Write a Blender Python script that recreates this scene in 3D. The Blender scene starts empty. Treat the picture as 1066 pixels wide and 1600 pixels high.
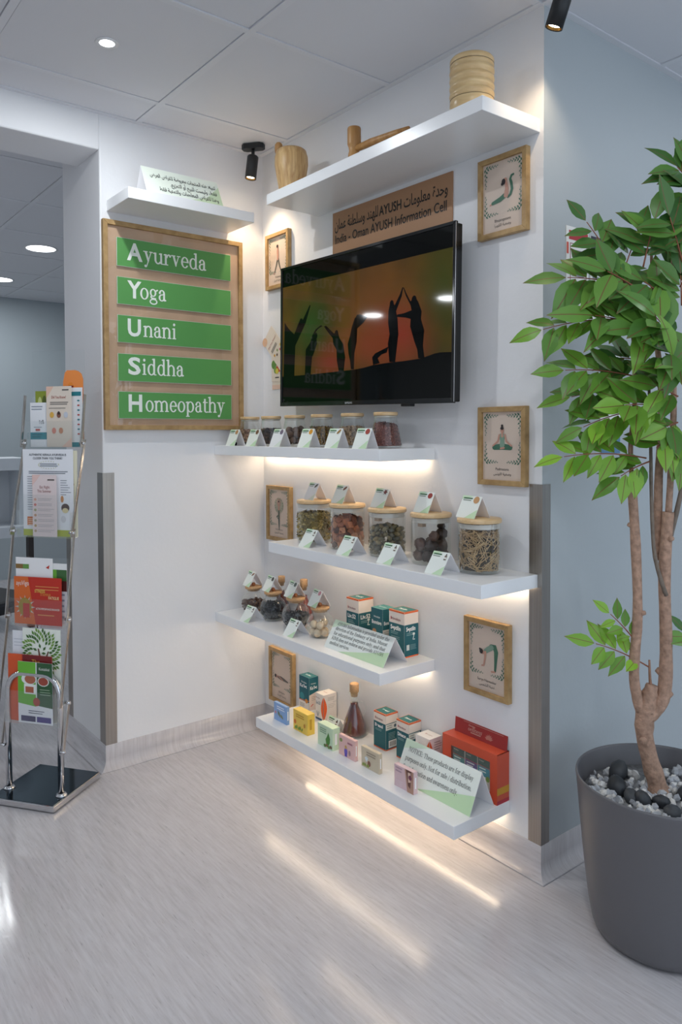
import bpy, bmesh, math, random
from mathutils import Vector, Matrix
from mathutils.geometry import tessellate_polygon, interpolate_bezier

SC = bpy.context.scene
COL = SC.collection
random.seed(7)

# ------------------------------------------------------------------ camera
YAW, PITCH, ROLL = 0.902107, 0.0280113, -0.0034175
EYE = Vector((2.93359, -1.86471, 1.352))
fw = Vector((-math.sin(YAW) * math.cos(PITCH), math.cos(YAW) * math.cos(PITCH), -math.sin(PITCH)))
rt = Vector((math.cos(YAW), math.sin(YAW), 0.0))
up = rt.cross(fw)
rt2 = rt * math.cos(ROLL) + up * math.sin(ROLL)
up2 = -rt * math.sin(ROLL) + up * math.cos(ROLL)
cam_d = bpy.data.cameras.new('camera')
cam = bpy.data.objects.new('camera', cam_d)
COL.objects.link(cam)
cam.matrix_world = Matrix(((rt2.x, up2.x, -fw.x, EYE.x), (rt2.y, up2.y, -fw.y, EYE.y), (rt2.z, up2.z, -fw.z, EYE.z), (0, 0, 0, 1)))
cam_d.sensor_fit = 'VERTICAL'
cam_d.sensor_height = 36.0
cam_d.lens = 1172.435 / 1600.0 * 36.0
cam_d.shift_y = -(800.0 - 708.835) / 1600.0
cam_d.clip_start = 0.05
SC.camera = cam

# ------------------------------------------------------------------ world, exposure
W = bpy.data.worlds.new('world')
SC.world = W
W.use_nodes = True
W.node_tree.nodes['Background'].inputs[0].default_value = (0.73, 0.855, 1.0, 1)
W.node_tree.nodes['Background'].inputs[1].default_value = 1.3
SC.view_settings.view_transform = 'Standard'
SC.view_settings.look = 'None'
SC.view_settings.exposure = 0.22
SC.view_settings.gamma = 1.0
SC.view_settings.use_curve_mapping = False
SC.cycles.max_bounces = 10
SC.cycles.diffuse_bounces = 5
SC.cycles.glossy_bounces = 4
SC.cycles.transparent_max_bounces = 24
SC.cycles.caustics_reflective = False
SC.cycles.caustics_refractive = False
SC.cycles.sample_clamp_indirect = 6.0

WARM = (1.0, 0.78, 0.54)
COOL = (0.93, 0.97, 1.0)
LIGHT_DOWN = 4.0        # W, each ceiling downlight of the front room
LIGHT_BACK = 9.0        # W, downlights of the room behind the opening
LIGHT_SPOT = 10.0       # W, warm spotlights
LIGHT_DISPLAY = 6.0    # W, the downlight in front of the display
LED_POWER = 14.0        # emission of the warm shelf strips

# ------------------------------------------------------------------ helpers
def lin(h):
    h = h.lstrip('#')
    o = []
    for i in (0, 2, 4):
        c = int(h[i:i + 2], 16) / 255.0
        o.append(c / 12.92 if c <= 0.04045 else ((c + 0.055) / 1.055) ** 2.4)
    return (o[0], o[1], o[2], 1.0)

MATS = {}
def newmat(name):
    m = bpy.data.materials.new(name)
    m.use_nodes = True
    return m, m.node_tree, m.node_tree.nodes['Principled BSDF']

def mat(name, hexc, rough=0.5, metal=0.0, spec=0.5, emit=None, estr=0.0, vary=0.0, vscale=6.0, bump=0.0, bscale=200.0, stretch=(1, 1, 1), coat=0.0):
    if name in MATS:
        return MATS[name]
    m, nt, b = newmat(name)
    col = lin(hexc)
    b.inputs['Base Color'].default_value = col
    b.inputs['Roughness'].default_value = rough
    b.inputs['Metallic'].default_value = metal
    b.inputs['Specular IOR Level'].default_value = spec
    b.inputs['Coat Weight'].default_value = coat
    if emit:
        b.inputs['Emission Color'].default_value = lin(emit) if isinstance(emit, str) else (*emit, 1)
        b.inputs['Emission Strength'].default_value = estr
    if vary or bump:
        tc = nt.nodes.new('ShaderNodeTexCoord')
        mp = nt.nodes.new('ShaderNodeMapping')
        mp.inputs['Scale'].default_value = stretch
        nt.links.new(tc.outputs['Object'], mp.inputs['Vector'])
    if vary:
        n = nt.nodes.new('ShaderNodeTexNoise')
        n.inputs['Scale'].default_value = vscale
        n.inputs['Detail'].default_value = 6
        nt.links.new(mp.outputs[0], n.inputs['Vector'])
        r = nt.nodes.new('ShaderNodeValToRGB')
        lo = tuple(c * (1 - vary) for c in col[:3]) + (1,)
        hi = tuple(min(1, c * (1 + vary)) for c in col[:3]) + (1,)
        r.color_ramp.elements[0].position = 0.3
        r.color_ramp.elements[0].color = lo
        r.color_ramp.elements[1].position = 0.7
        r.color_ramp.elements[1].color = hi
        nt.links.new(n.outputs['Fac'], r.inputs['Fac'])
        nt.links.new(r.outputs['Color'], b.inputs['Base Color'])
    if bump:
        n2 = nt.nodes.new('ShaderNodeTexNoise')
        n2.inputs['Scale'].default_value = bscale
        n2.inputs['Detail'].default_value = 3
        nt.links.new(mp.outputs[0], n2.inputs['Vector'])
        bp = nt.nodes.new('ShaderNodeBump')
        bp.inputs['Strength'].default_value = bump
        bp.inputs['Distance'].default_value = 0.002
        nt.links.new(n2.outputs['Fac'], bp.inputs['Height'])
        nt.links.new(bp.outputs['Normal'], b.inputs['Normal'])
    MATS[name] = m
    return m

def ink(hexc, rough=0.55):
    return mat('ink_' + hexc.lstrip('#') + ('' if rough == 0.55 else '_%d' % int(rough * 100)), hexc, rough)

def wood(name, c1, c2, scale=(40, 40, 3), rough=0.45):
    if name in MATS:
        return MATS[name]
    m, nt, b = newmat(name)
    tc = nt.nodes.new('ShaderNodeTexCoord')
    mp = nt.nodes.new('ShaderNodeMapping')
    mp.inputs['Scale'].default_value = scale
    n = nt.nodes.new('ShaderNodeTexNoise')
    n.inputs['Scale'].default_value = 1.0
    n.inputs['Detail'].default_value = 5
    n.inputs['Distortion'].default_value = 0.4
    r = nt.nodes.new('ShaderNodeValToRGB')
    r.color_ramp.elements[0].position = 0.32
    r.color_ramp.elements[0].color = lin(c1)
    r.color_ramp.elements[1].position = 0.68
    r.color_ramp.elements[1].color = lin(c2)
    nt.links.new(tc.outputs['Object'], mp.inputs['Vector'])
    nt.links.new(mp.outputs[0], n.inputs['Vector'])
    nt.links.new(n.outputs['Fac'], r.inputs['Fac'])
    nt.links.new(r.outputs['Color'], b.inputs['Base Color'])
    b.inputs['Roughness'].default_value = rough
    MATS[name] = m
    return m

def clear(name, tint='#ffffff', gloss=0.06, rough=0.02, edge=0.55):
    """thin clear sheet: light passes straight through, a Fresnel share is mirrored"""
    if name in MATS:
        return MATS[name]
    m = bpy.data.materials.new(name)
    m.use_nodes = True
    nt = m.node_tree
    nt.nodes.clear()
    out = nt.nodes.new('ShaderNodeOutputMaterial')
    mix = nt.nodes.new('ShaderNodeMixShader')
    tr = nt.nodes.new('ShaderNodeBsdfTransparent')
    tr.inputs['Color'].default_value = lin(tint)
    gl = nt.nodes.new('ShaderNodeBsdfGlossy')
    gl.inputs['Color'].default_value = (0.95, 0.98, 0.97, 1)
    gl.inputs['Roughness'].default_value = rough
    lw = nt.nodes.new('ShaderNodeLayerWeight')
    lw.inputs['Blend'].default_value = 0.25
    mr = nt.nodes.new('ShaderNodeMapRange')
    mr.inputs['To Min'].default_value = gloss
    mr.inputs['To Max'].default_value = edge
    nt.links.new(lw.outputs['Facing'], mr.inputs['Value'])
    nt.links.new(mr.outputs[0], mix.inputs['Fac'])
    nt.links.new(tr.outputs[0], mix.inputs[1])
    nt.links.new(gl.outputs[0], mix.inputs[2])
    nt.links.new(mix.outputs[0], out.inputs['Surface'])
    MATS[name] = m
    return m

class MB:
    def __init__(s):
        s.v, s.f, s.m, s.sm = [], [], [], []
    def add(s, vs, fs, mi=0, smooth=False):
        o = len(s.v)
        s.v += [tuple(v) for v in vs]
        for f in fs:
            s.f.append([i + o for i in f]); s.m.append(mi); s.sm.append(smooth)
        return s
    def box(s, x0, y0, z0, x1, y1, z1, mi=0):
        vs = [(x0, y0, z0), (x1, y0, z0), (x1, y1, z0), (x0, y1, z0), (x0, y0, z1), (x1, y0, z1), (x1, y1, z1), (x0, y1, z1)]
        return s.add(vs, [(0, 3, 2, 1), (4, 5, 6, 7), (0, 1, 5, 4), (1, 2, 6, 5), (2, 3, 7, 6), (3, 0, 4, 7)], mi)
    def prism(s, pts, z0, z1, mi=0):
        n = len(pts)
        vs = [(x, y, z0) for x, y in pts] + [(x, y, z1) for x, y in pts]
        fs = [tuple(range(n - 1, -1, -1)), tuple(range(n, 2 * n))] + [(i, (i + 1) % n, n + (i + 1) % n, n + i) for i in range(n)]
        return s.add(vs, fs, mi)
    def extrude_x(s, pts, x0, x1, mi=0, smooth=False):
        """profile pts in (y, z), swept along x"""
        n = len(pts)
        vs = [(x0, y, z) for y, z in pts] + [(x1, y, z) for y, z in pts]
        fs = [tuple(range(n)), tuple(range(2 * n - 1, n - 1, -1))] + [(i, n + i, n + (i + 1) % n, (i + 1) % n) for i in range(n)]
        return s.add(vs, fs, mi, smooth)
    def lathe(s, prof, n=24, mi=0, cx=0.0, cy=0.0, smooth=True, cap=True):
        vs, fs = [], []
        k = len(prof)
        for r, z in prof:
            for i in range(n):
                a = 2 * math.pi * i / n
                vs.append((cx + r * math.cos(a), cy + r * math.sin(a), z))
        for j in range(k - 1):
            for i in range(n):
                fs.append((j * n + i, j * n + (i + 1) % n, (j + 1) * n + (i + 1) % n, (j + 1) * n + i))
        if cap and prof[0][0] > 1e-6:
            fs.append(tuple(range(n - 1, -1, -1)))
        if cap and prof[-1][0] > 1e-6:
            fs.append(tuple(range((k - 1) * n, k * n)))
        return s.add(vs, fs, mi, smooth)
    def tube(s, pts, rad, n=10, mi=0, closed_ends=True):
        pts = [Vector(p) for p in pts]
        if not isinstance(rad, (list, tuple)):
            rad = [rad] * len(pts)
        vs, fs = [], []
        ref = Vector((0.13, 0.21, 1)).normalized()
        prev = None
        for i, p in enumerate(pts):
            t = (pts[min(i + 1, len(pts) - 1)] - pts[max(i - 1, 0)]).normalized()
            if prev is None:
                a = t.cross(ref)
                if a.length < 1e-3:
                    a = t.cross(Vector((1, 0, 0)))
                a.normalize()
            else:
                a = (prev - t * prev.dot(t)).normalized()
            prev = a
            b = t.cross(a)
            for k in range(n):
                th = 2 * math.pi * k / n
                vs.append(p + (a * math.cos(th) + b * math.sin(th)) * rad[i])
        m = len(pts)
        for j in range(m - 1):
            for k in range(n):
                fs.append((j * n + k, j * n + (k + 1) % n, (j + 1) * n + (k + 1) % n, (j + 1) * n + k))
        if closed_ends:
            fs.append(tuple(range(n - 1, -1, -1)))
            fs.append(tuple(range((m - 1) * n, m * n)))
        return s.add(vs, fs, mi, True)
    def mesh(s, name, mats):
        me = bpy.data.meshes.new(name)
        me.from_pydata(s.v, [], s.f)
        if not isinstance(mats, (list, tuple)):
            mats = [mats]
        for q in mats:
            me.materials.append(q)
        me.polygons.foreach_set('material_index', s.m)
        me.polygons.foreach_set('use_smooth', s.sm)
        me.update()
        return me
    def obj(s, name, mats, parent=None, loc=None, rotz=0.0, bevel=0.0, seg=2, fix=True):
        me = s.mesh(name, mats)
        if fix:
            bm = bmesh.new(); bm.from_mesh(me)
            bmesh.ops.recalc_face_normals(bm, faces=bm.faces)
            bm.to_mesh(me); bm.free()
        return link(name, me, parent, loc, rotz, bevel, seg)

def link(name, me, parent=None, loc=None, rotz=0.0, bevel=0.0, seg=2):
    o = bpy.data.objects.new(name, me)
    COL.objects.link(o)
    if parent is not None:
        o.parent = parent
    if loc is not None:
        o.location = loc
    if rotz:
        o.rotation_euler = (0, 0, rotz)
    if bevel:
        md = o.modifiers.new('bevel', 'BEVEL')
        md.width = bevel; md.segments = seg; md.limit_method = 'ANGLE'; md.angle_limit = math.radians(40)
    return o

def tag(o, label, cat, group=None):
    o['label'] = label
    o['category'] = cat
    if group:
        o['group'] = group
    return o

def struct(o):
    o['kind'] = 'structure'
    return o

def stuff(o):
    o['kind'] = 'stuff'
    return o

def thing(name, label, cat, loc=(0, 0, 0), rotz=0.0, group=None):
    o = bpy.data.objects.new(name, None)
    o.empty_display_size = 0.05
    COL.objects.link(o)
    o.location = loc
    o.rotation_euler = (0, 0, rotz)
    return tag(o, label, cat, group)

# ------------------------------------------------------------------ lettering
def _sarea(p):
    return 0.5 * sum(p[i][0] * p[(i + 1) % len(p)][1] - p[(i + 1) % len(p)][0] * p[i][1] for i in range(len(p)))

def _inside(q, p):
    c = False
    j = len(p) - 1
    for i in range(len(p)):
        if (p[i][1] > q[1]) != (p[j][1] > q[1]) and q[0] < (p[j][0] - p[i][0]) * (q[1] - p[i][1]) / (p[j][1] - p[i][1]) + p[i][0]:
            c = not c
        j = i
    return c

def _grow(p, d):
    n = len(p)
    sg = 1.0 if _sarea(p) > 0 else -1.0
    o = []
    for i in range(n):
        a, b, c = p[i - 1], p[i], p[(i + 1) % n]
        e1 = Vector((b[0] - a[0], b[1] - a[1])); e2 = Vector((c[0] - b[0], c[1] - b[1]))
        if e1.length < 1e-9 or e2.length < 1e-9:
            o.append(b); continue
        e1.normalize(); e2.normalize()
        nn = Vector((e1.y + e2.y, -(e1.x + e2.x)))
        if nn.length < 1e-6:
            o.append(b); continue
        nn.normalize()
        k = 1.0 / max(0.55, nn.dot(Vector((e1.y, -e1.x))))
        o.append((b[0] + nn.x * d * sg * k, b[1] + nn.y * d * sg * k))
    return o

SANS = {}
def sans(s, bold=0.0, res=3):
    key = (s, bold, res)
    if key in SANS:
        return SANS[key]
    cu = bpy.data.curves.new('t', 'FONT')
    cu.body = s
    cu.size = 1.0
    cu.resolution_u = res
    o = bpy.data.objects.new('t', cu)
    COL.objects.link(o)
    bpy.context.view_layer.update()
    cv = o.to_curve(bpy.context.evaluated_depsgraph_get())
    polys = []
    for sp in cv.splines:
        pts = []
        if sp.type == 'BEZIER':
            bp = sp.bezier_points
            n = len(bp)
            for i in range(n):
                a, b = bp[i], bp[(i + 1) % n]
                straight = (a.handle_right - a.co).length < 1e-5 and (b.handle_left - b.co).length < 1e-5
                q = interpolate_bezier(a.co, a.handle_right, b.handle_left, b.co, 2 if straight else res + 1)
                pts += [(v.x, v.y) for v in q[:-1]]
        else:
            pts = [(p.co.x, p.co.y) for p in sp.points]
        cl = []
        for p in pts:
            if not cl or abs(p[0] - cl[-1][0]) + abs(p[1] - cl[-1][1]) > 1e-5:
                cl.append(p)
        if len(cl) > 2:
            polys.append(cl)
    o.to_curve_clear()
    bpy.data.objects.remove(o)
    bpy.data.curves.remove(cu)
    A = [_sarea(p) for p in polys]
    holder = [None] * len(polys)
    for i, p in enumerate(polys):
        for j, q in enumerate(polys):
            if i != j and A[i] * A[j] < 0 and abs(A[j]) > abs(A[i]) and _inside(p[0], q):
                if holder[i] is None or abs(A[j]) < abs(A[holder[i]]):
                    holder[i] = j
    out = []
    for i, p in enumerate(polys):
        if holder[i] is None:
            loops = [_grow(p, bold) if bold else p]
            for j, q in enumerate(polys):
                if holder[j] == i:
                    loops.append(_grow(q, -bold) if bold else q)
            flat = [v for l in loops for v in l]
            tris = tessellate_polygon([[Vector((v[0], v[1], 0)) for v in l] for l in loops])
            out.append((flat, [tuple(t) for t in tris]))
    xs = [v[0] for f, _ in out for v in f] or [0, 0]
    SANS[key] = (out, min(xs), max(xs))
    return SANS[key]

# a small hand-drawn serif face: stems, thin bars and contrast bowls
def _st(x, y0, y1, w=0.08): return [(x - w / 2, y0), (x + w / 2, y0), (x + w / 2, y1), (x - w / 2, y1)]
def _hb(x0, x1, y, h=0.026): return [(x0, y), (x1, y), (x1, y + h), (x0, y + h)]
def _ring(cx, cy, rx, ry, a0=0, a1=360, tx=0.078, ty=0.026, n=None):
    n = n or max(5, int(abs(a1 - a0) / 18))
    o = []
    for i in range(n + 1):
        a = math.radians(a0 + (a1 - a0) * i / n)
        o.append((cx + rx * math.cos(a), cy + ry * math.sin(a)))
    for i in range(n, -1, -1):
        a = math.radians(a0 + (a1 - a0) * i / n)
        o.append((cx + (rx - tx) * math.cos(a), cy + (ry - ty) * math.sin(a)))
    return o
def _oo(cx, cy, rx, ry, tx, ty): return [_ring(cx, cy, rx, ry, 0, 182, tx, ty), _ring(cx, cy, rx, ry, 178, 362, tx, ty)]
def _dot(x, y, r=0.05): return [(x + r * math.cos(k * math.pi / 5), y + r * math.sin(k * math.pi / 5)) for k in range(10)]
def _ft(x, w=0.095): return _hb(x - w, x + w, 0)
def _fl(x, y): return [(x - 0.04, y), (x - 0.1, y - 0.02), (x - 0.1, y - 0.045), (x - 0.04, y - 0.05)]
def _arch(a, b): return [_ring((a + b) / 2 + 0.01, 0.29, (b - a) / 2 + 0.03, 0.185, 0, 145, 0.075, 0.04), _st(b, 0, 0.3), _ft(b)]
X = 0.46
SER = {
 ' ': (0.25, []), '.': (0.2, [_dot(0.1, 0.05)]), ',': (0.2, [_dot(0.1, 0.05), [(0.14, 0.05), (0.1, -0.1), (0.07, -0.1), (0.1, 0.0)]]),
 ':': (0.22, [_dot(0.1, 0.05), _dot(0.1, 0.38)]), '/': (0.32, [[(0.02, -0.1), (0.06, -0.1), (0.28, 0.7), (0.24, 0.7)]]),
 'a': (0.45, [_ring(0.2, 0.32, 0.15, 0.15, 0, 165, 0.075, 0.03), _st(0.312, 0.06, 0.33), _ring(0.19, 0.135, 0.16, 0.145, 70, 330, 0.075, 0.03), [(0.24, 0.27), (0.3, 0.27), (0.3, 0.3), (0.24, 0.3)], _dot(0.085, 0.345, 0.045), [(0.275, 0.06), (0.33, 0.0), (0.42, 0.02), (0.42, 0.045), (0.352, 0.07)]]),
 'b': (0.5, [_st(0.11, 0.02, 0.7), _fl(0.11, 0.7), _ring(0.26, 0.23, 0.21, 0.24, -150, 150, 0.08, 0.03)]),
 'c': (0.42, [_ring(0.24, 0.23, 0.2, 0.24, 40, 322, 0.08, 0.03), _dot(0.37, 0.34, 0.045)]),
 'd': (0.52, [_st(0.38, 0.03, 0.7), _fl(0.38, 0.7), _ring(0.235, 0.23, 0.2, 0.24, 28, 332, 0.08, 0.03), _hb(0.38, 0.49, 0.0)]),
 'e': (0.44, [_ring(0.23, 0.23, 0.195, 0.24, 0, 325, 0.078, 0.03), _hb(0.1, 0.42, 0.235)]),
 'f': (0.33, [_st(0.14, 0, 0.58), _ft(0.14), _hb(0.03, 0.29, 0.43), _ring(0.245, 0.57, 0.145, 0.14, 60, 180, 0.08, 0.03), _dot(0.3, 0.65, 0.045)]),
 'g': (0.48, _oo(0.21, 0.31, 0.165, 0.16, 0.07, 0.026) + _oo(0.23, -0.07, 0.2, 0.12, 0.045, 0.035) + [[(0.1, 0.19), (0.07, 0.12), (0.12, 0.06), (0.36, 0.045), (0.36, 0.085), (0.14, 0.1), (0.13, 0.19)], [(0.33, 0.4), (0.44, 0.46), (0.47, 0.43), (0.36, 0.37)]]),
 'h': (0.54, [_st(0.11, 0, 0.7), _fl(0.11, 0.7), _ft(0.11)] + _arch(0.11, 0.41)),
 'i': (0.27, [_st(0.13, 0, X), _ft(0.13), _fl(0.13, X), _dot(0.13, 0.62, 0.055)]),
 'k': (0.5, [_st(0.11, 0, 0.7), _fl(0.11, 0.7), _ft(0.11), [(0.14, 0.2), (0.36, 0.45), (0.4, 0.45), (0.17, 0.2)], [(0.2, 0.26), (0.28, 0.3), (0.46, 0), (0.36, 0)], _ft(0.41), _hb(0.28, 0.45, 0.434)]),
 'l': (0.27, [_st(0.13, 0, 0.7), _ft(0.13), _fl(0.13, 0.7)]),
 'm': (0.82, [_st(0.11, 0, X), _fl(0.11, X), _ft(0.11)] + _arch(0.11, 0.4) + _arch(0.4, 0.69)),
 'n': (0.54, [_st(0.11, 0, X), _fl(0.11, X), _ft(0.11)] + _arch(0.11, 0.41)),
 'o': (0.49, _oo(0.245, 0.23, 0.21, 0.24, 0.082, 0.026)),
 'p': (0.52, [_st(0.11, -0.2, X), _fl(0.11, X), _hb(0.02, 0.21, -0.2), _ring(0.265, 0.23, 0.205, 0.24, -150, 150, 0.08, 0.03)]),
 'r': (0.4, [_st(0.11, 0, X), _fl(0.11, X), _ft(0.11, 0.11), _ring(0.27, 0.29, 0.14, 0.18, 75, 170, 0.06, 0.04), _dot(0.33, 0.4, 0.05)]),
 's': (0.38, [_ring(0.19, 0.345, 0.14, 0.125, 40, 215, 0.06, 0.028), [(0.06, 0.3), (0.13, 0.24), (0.27, 0.17), (0.33, 0.13), (0.31, 0.21), (0.2, 0.28), (0.1, 0.33)], _ring(0.19, 0.125, 0.145, 0.135, 200, 400, 0.065, 0.028), _hb(0.29, 0.33, 0.32, 0.14), _hb(0.04, 0.075, 0.0, 0.14)]),
 't': (0.33, [_st(0.14, 0.07, 0.6), _hb(0.03, 0.3, 0.43), _ring(0.235, 0.09, 0.135, 0.1, 180, 320, 0.075, 0.03), [(0.03, 0.45), (0.1, 0.45), (0.1, 0.5)]]),
 'u': (0.54, [_st(0.12, 0.15, X), _fl(0.12, X), _ring(0.25, 0.17, 0.17, 0.18, 180, 330, 0.078, 0.04), _st(0.41, 0.02, X), _fl(0.41, X), _hb(0.41, 0.52, 0.0)]),
 'v': (0.48, [[(0.06, X), (0.15, X), (0.27, 0.1), (0.25, 0.0), (0.22, 0.0)], [(0.25, 0.0), (0.27, 0.1), (0.4, X), (0.37, X), (0.24, 0.09)], _hb(0.0, 0.2, X - 0.024), _hb(0.3, 0.47, X - 0.024)]),
 'w': (0.7, [[(0.05, X), (0.13, X), (0.23, 0.1), (0.21, 0.0), (0.18, 0.0)], [(0.2, 0.0), (0.23, 0.1), (0.35, X), (0.32, X)], [(0.3, X), (0.38, X), (0.49, 0.1), (0.46, 0.0), (0.43, 0.0)], [(0.45, 0.0), (0.48, 0.1), (0.61, X), (0.58, X)], _hb(0.0, 0.17, X - 0.024), _hb(0.53, 0.69, X - 0.024)]),
 'y': (0.48, [[(0.06, X), (0.15, X), (0.28, 0.1), (0.24, 0.0), (0.22, 0.02)], [(0.13, -0.19), (0.16, -0.2), (0.4, X), (0.37, X), (0.24, 0.09)], _hb(0.0, 0.2, X - 0.024), _hb(0.3, 0.47, X - 0.024), _dot(0.1, -0.16, 0.05)]),
 'A': (0.68, [[(0.3, 0.68), (0.36, 0.68), (0.62, 0), (0.52, 0)], [(0.06, 0), (0.1, 0), (0.35, 0.66), (0.32, 0.68)], _hb(0.17, 0.5, 0.22), _ft(0.09), _ft(0.57)]),
 'C': (0.64, [_ring(0.34, 0.335, 0.29, 0.345, 35, 325, 0.1, 0.03), _hb(0.56, 0.59, 0.47, 0.2)]),
 'E': (0.6, [_st(0.15, 0, 0.67, 0.09), _hb(0.04, 0.52, 0), _hb(0.04, 0.52, 0.644), _hb(0.15, 0.42, 0.33), _hb(0.52, 0.55, 0, 0.18), _hb(0.5, 0.53, 0.5, 0.17), _hb(0.4, 0.43, 0.25, 0.18)]),
 'F': (0.55, [_st(0.15, 0, 0.67, 0.09), _ft(0.15), _hb(0.04, 0.5, 0.644), _hb(0.15, 0.42, 0.33), _hb(0.49, 0.52, 0.5, 0.17), _hb(0.4, 0.43, 0.25, 0.18)]),
 'H': (0.74, [_st(0.15, 0, 0.67, 0.09), _st(0.59, 0, 0.67, 0.09), _hb(0.15, 0.59, 0.33), _ft(0.15), _ft(0.59), _hb(0.05, 0.25, 0.644), _hb(0.49, 0.69, 0.644)]),
 'I': (0.34, [_st(0.17, 0, 0.67, 0.09), _ft(0.17), _hb(0.07, 0.27, 0.644)]),
 'K': (0.7, [_st(0.15, 0, 0.67, 0.09), _ft(0.15), _hb(0.05, 0.25, 0.644), [(0.2, 0.3), (0.52, 0.66), (0.56, 0.66), (0.22, 0.27)], [(0.27, 0.37), (0.34, 0.43), (0.64, 0), (0.53, 0)], _ft(0.59), _hb(0.44, 0.64, 0.644)]),
 'M': (0.88, [_st(0.12, 0, 0.67, 0.035), _st(0.74, 0, 0.67, 0.09), [(0.11, 0.67), (0.21, 0.67), (0.46, 0.12), (0.42, 0.02)], [(0.42, 0.02), (0.46, 0.12), (0.72, 0.67), (0.69, 0.67)], _ft(0.12), _ft(0.74), _hb(0.03, 0.2, 0.644), _hb(0.7, 0.84, 0.644)]),
 'N': (0.74, [_st(0.14, 0, 0.67, 0.035), _st(0.6, 0, 0.67, 0.035), [(0.1, 0.67), (0.21, 0.67), (0.62, 0.0), (0.58, 0.0)], _ft(0.14), _hb(0.02, 0.2, 0.644), _hb(0.5, 0.7, 0.644)]),
 'O': (0.7, _oo(0.35, 0.335, 0.31, 0.345, 0.1, 0.028)),
 'S': (0.52, [_ring(0.26, 0.5, 0.19, 0.18, 40, 215, 0.085, 0.03), [(0.08, 0.44), (0.18, 0.34), (0.37, 0.24), (0.45, 0.18), (0.43, 0.29), (0.28, 0.4), (0.14, 0.48)], _ring(0.25, 0.18, 0.2, 0.19, 200, 400, 0.09, 0.03), _hb(0.4, 0.43, 0.48, 0.2), _hb(0.05, 0.08, 0, 0.2)]),
 'T': (0.64, [_st(0.32, 0, 0.67, 0.09), _ft(0.32), _hb(0.04, 0.6, 0.644), _hb(0.04, 0.07, 0.48, 0.19), _hb(0.57, 0.6, 0.48, 0.19)]),
 'U': (0.72, [_st(0.15, 0.22, 0.67, 0.09), _ring(0.36, 0.23, 0.255, 0.24, 180, 360, 0.06, 0.03), _st(0.6, 0.22, 0.67, 0.035), _hb(0.05, 0.25, 0.644), _hb(0.5, 0.7, 0.644)]),
 'Y': (0.66, [_st(0.33, 0, 0.3, 0.09), _ft(0.33), [(0.05, 0.67), (0.16, 0.67), (0.37, 0.3), (0.29, 0.28)], [(0.36, 0.34), (0.37, 0.28), (0.6, 0.67), (0.56, 0.67)], _hb(0.0, 0.22, 0.644), _hb(0.48, 0.66, 0.644)]),
 '-': (0.3, [_hb(0.05, 0.25, 0.2, 0.04)]),
}
def serif(s, bold=0.0):
    out, x = [], 0.0
    for ch in s:
        w, ps = SER.get(ch, SER['o'])
        for p in ps:
            q = _grow(p, bold) if bold else p
            q = [(a + x, b) for a, b in q]
            tris = tessellate_polygon([[Vector((v[0], v[1], 0)) for v in q]])
            out.append((q, [tuple(t) for t in tris]))
        x += w
    return out, 0.0, x

# Arabic: contextual forms set in drawing order (right to left on the surface)
_AR = {'ا': ('FE8D', 'FE8E', None, None), 'ب': ('FE8F', 'FE90', 'FE91', 'FE92'), 'ة': ('FE93', 'FE94', None, None), 'ت': ('FE95', 'FE96', 'FE97', 'FE98'),
 'ج': ('FE9D', 'FE9E', 'FE9F', 'FEA0'), 'ح': ('FEA1', 'FEA2', 'FEA3', 'FEA4'), 'خ': ('FEA5', 'FEA6', 'FEA7', 'FEA8'), 'د': ('FEA9', 'FEAA', None, None), 'ذ': ('FEAB', 'FEAC', None, None),
 'ر': ('FEAD', 'FEAE', None, None), 'ز': ('FEAF', 'FEB0', None, None), 'س': ('FEB1', 'FEB2', 'FEB3', 'FEB4'), 'ش': ('FEB5', 'FEB6', 'FEB7', 'FEB8'), 'ض': ('FEBD', 'FEBE', 'FEBF', 'FEC0'),
 'ط': ('FEC1', 'FEC2', 'FEC3', 'FEC4'), 'ع': ('FEC9', 'FECA', 'FECB', 'FECC'), 'غ': ('FECD', 'FECE', 'FECF', 'FED0'), 'ف': ('FED1', 'FED2', 'FED3', 'FED4'), 'ق': ('FED5', 'FED6', 'FED7', 'FED8'),
 'ك': ('FED9', 'FEDA', 'FEDB', 'FEDC'), 'ل': ('FEDD', 'FEDE', 'FEDF', 'FEE0'), 'م': ('FEE1', 'FEE2', 'FEE3', 'FEE4'), 'ن': ('FEE5', 'FEE6', 'FEE7', 'FEE8'), 'ه': ('FEE9', 'FEEA', 'FEEB', 'FEEC'),
 'و': ('FEED', 'FEEE', None, None), 'ى': ('FEEF', 'FEF0', None, None), 'ي': ('FEF1', 'FEF2', 'FEF3', 'FEF4'), 'أ': ('FE83', 'FE84', None, None), 'ص': ('FEB9', 'FEBA', 'FEBB', 'FEBC')}
def arabic(s):
    o = []
    for w in s.split(' '):
        g = []
        for i, c in enumerate(w):
            if c not in _AR:
                g.append(c); continue
            pj = i > 0 and w[i - 1] in _AR and _AR[w[i - 1]][2] is not None
            nj = _AR[c][2] is not None and i + 1 < len(w) and w[i + 1] in _AR
            iso, fin, ini, med = _AR[c]
            g.append(chr(int(med if pj and nj else fin if pj else ini if nj else iso, 16)))
        o.append(''.join(reversed(g)))
    return ' '.join(reversed(o))

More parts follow.
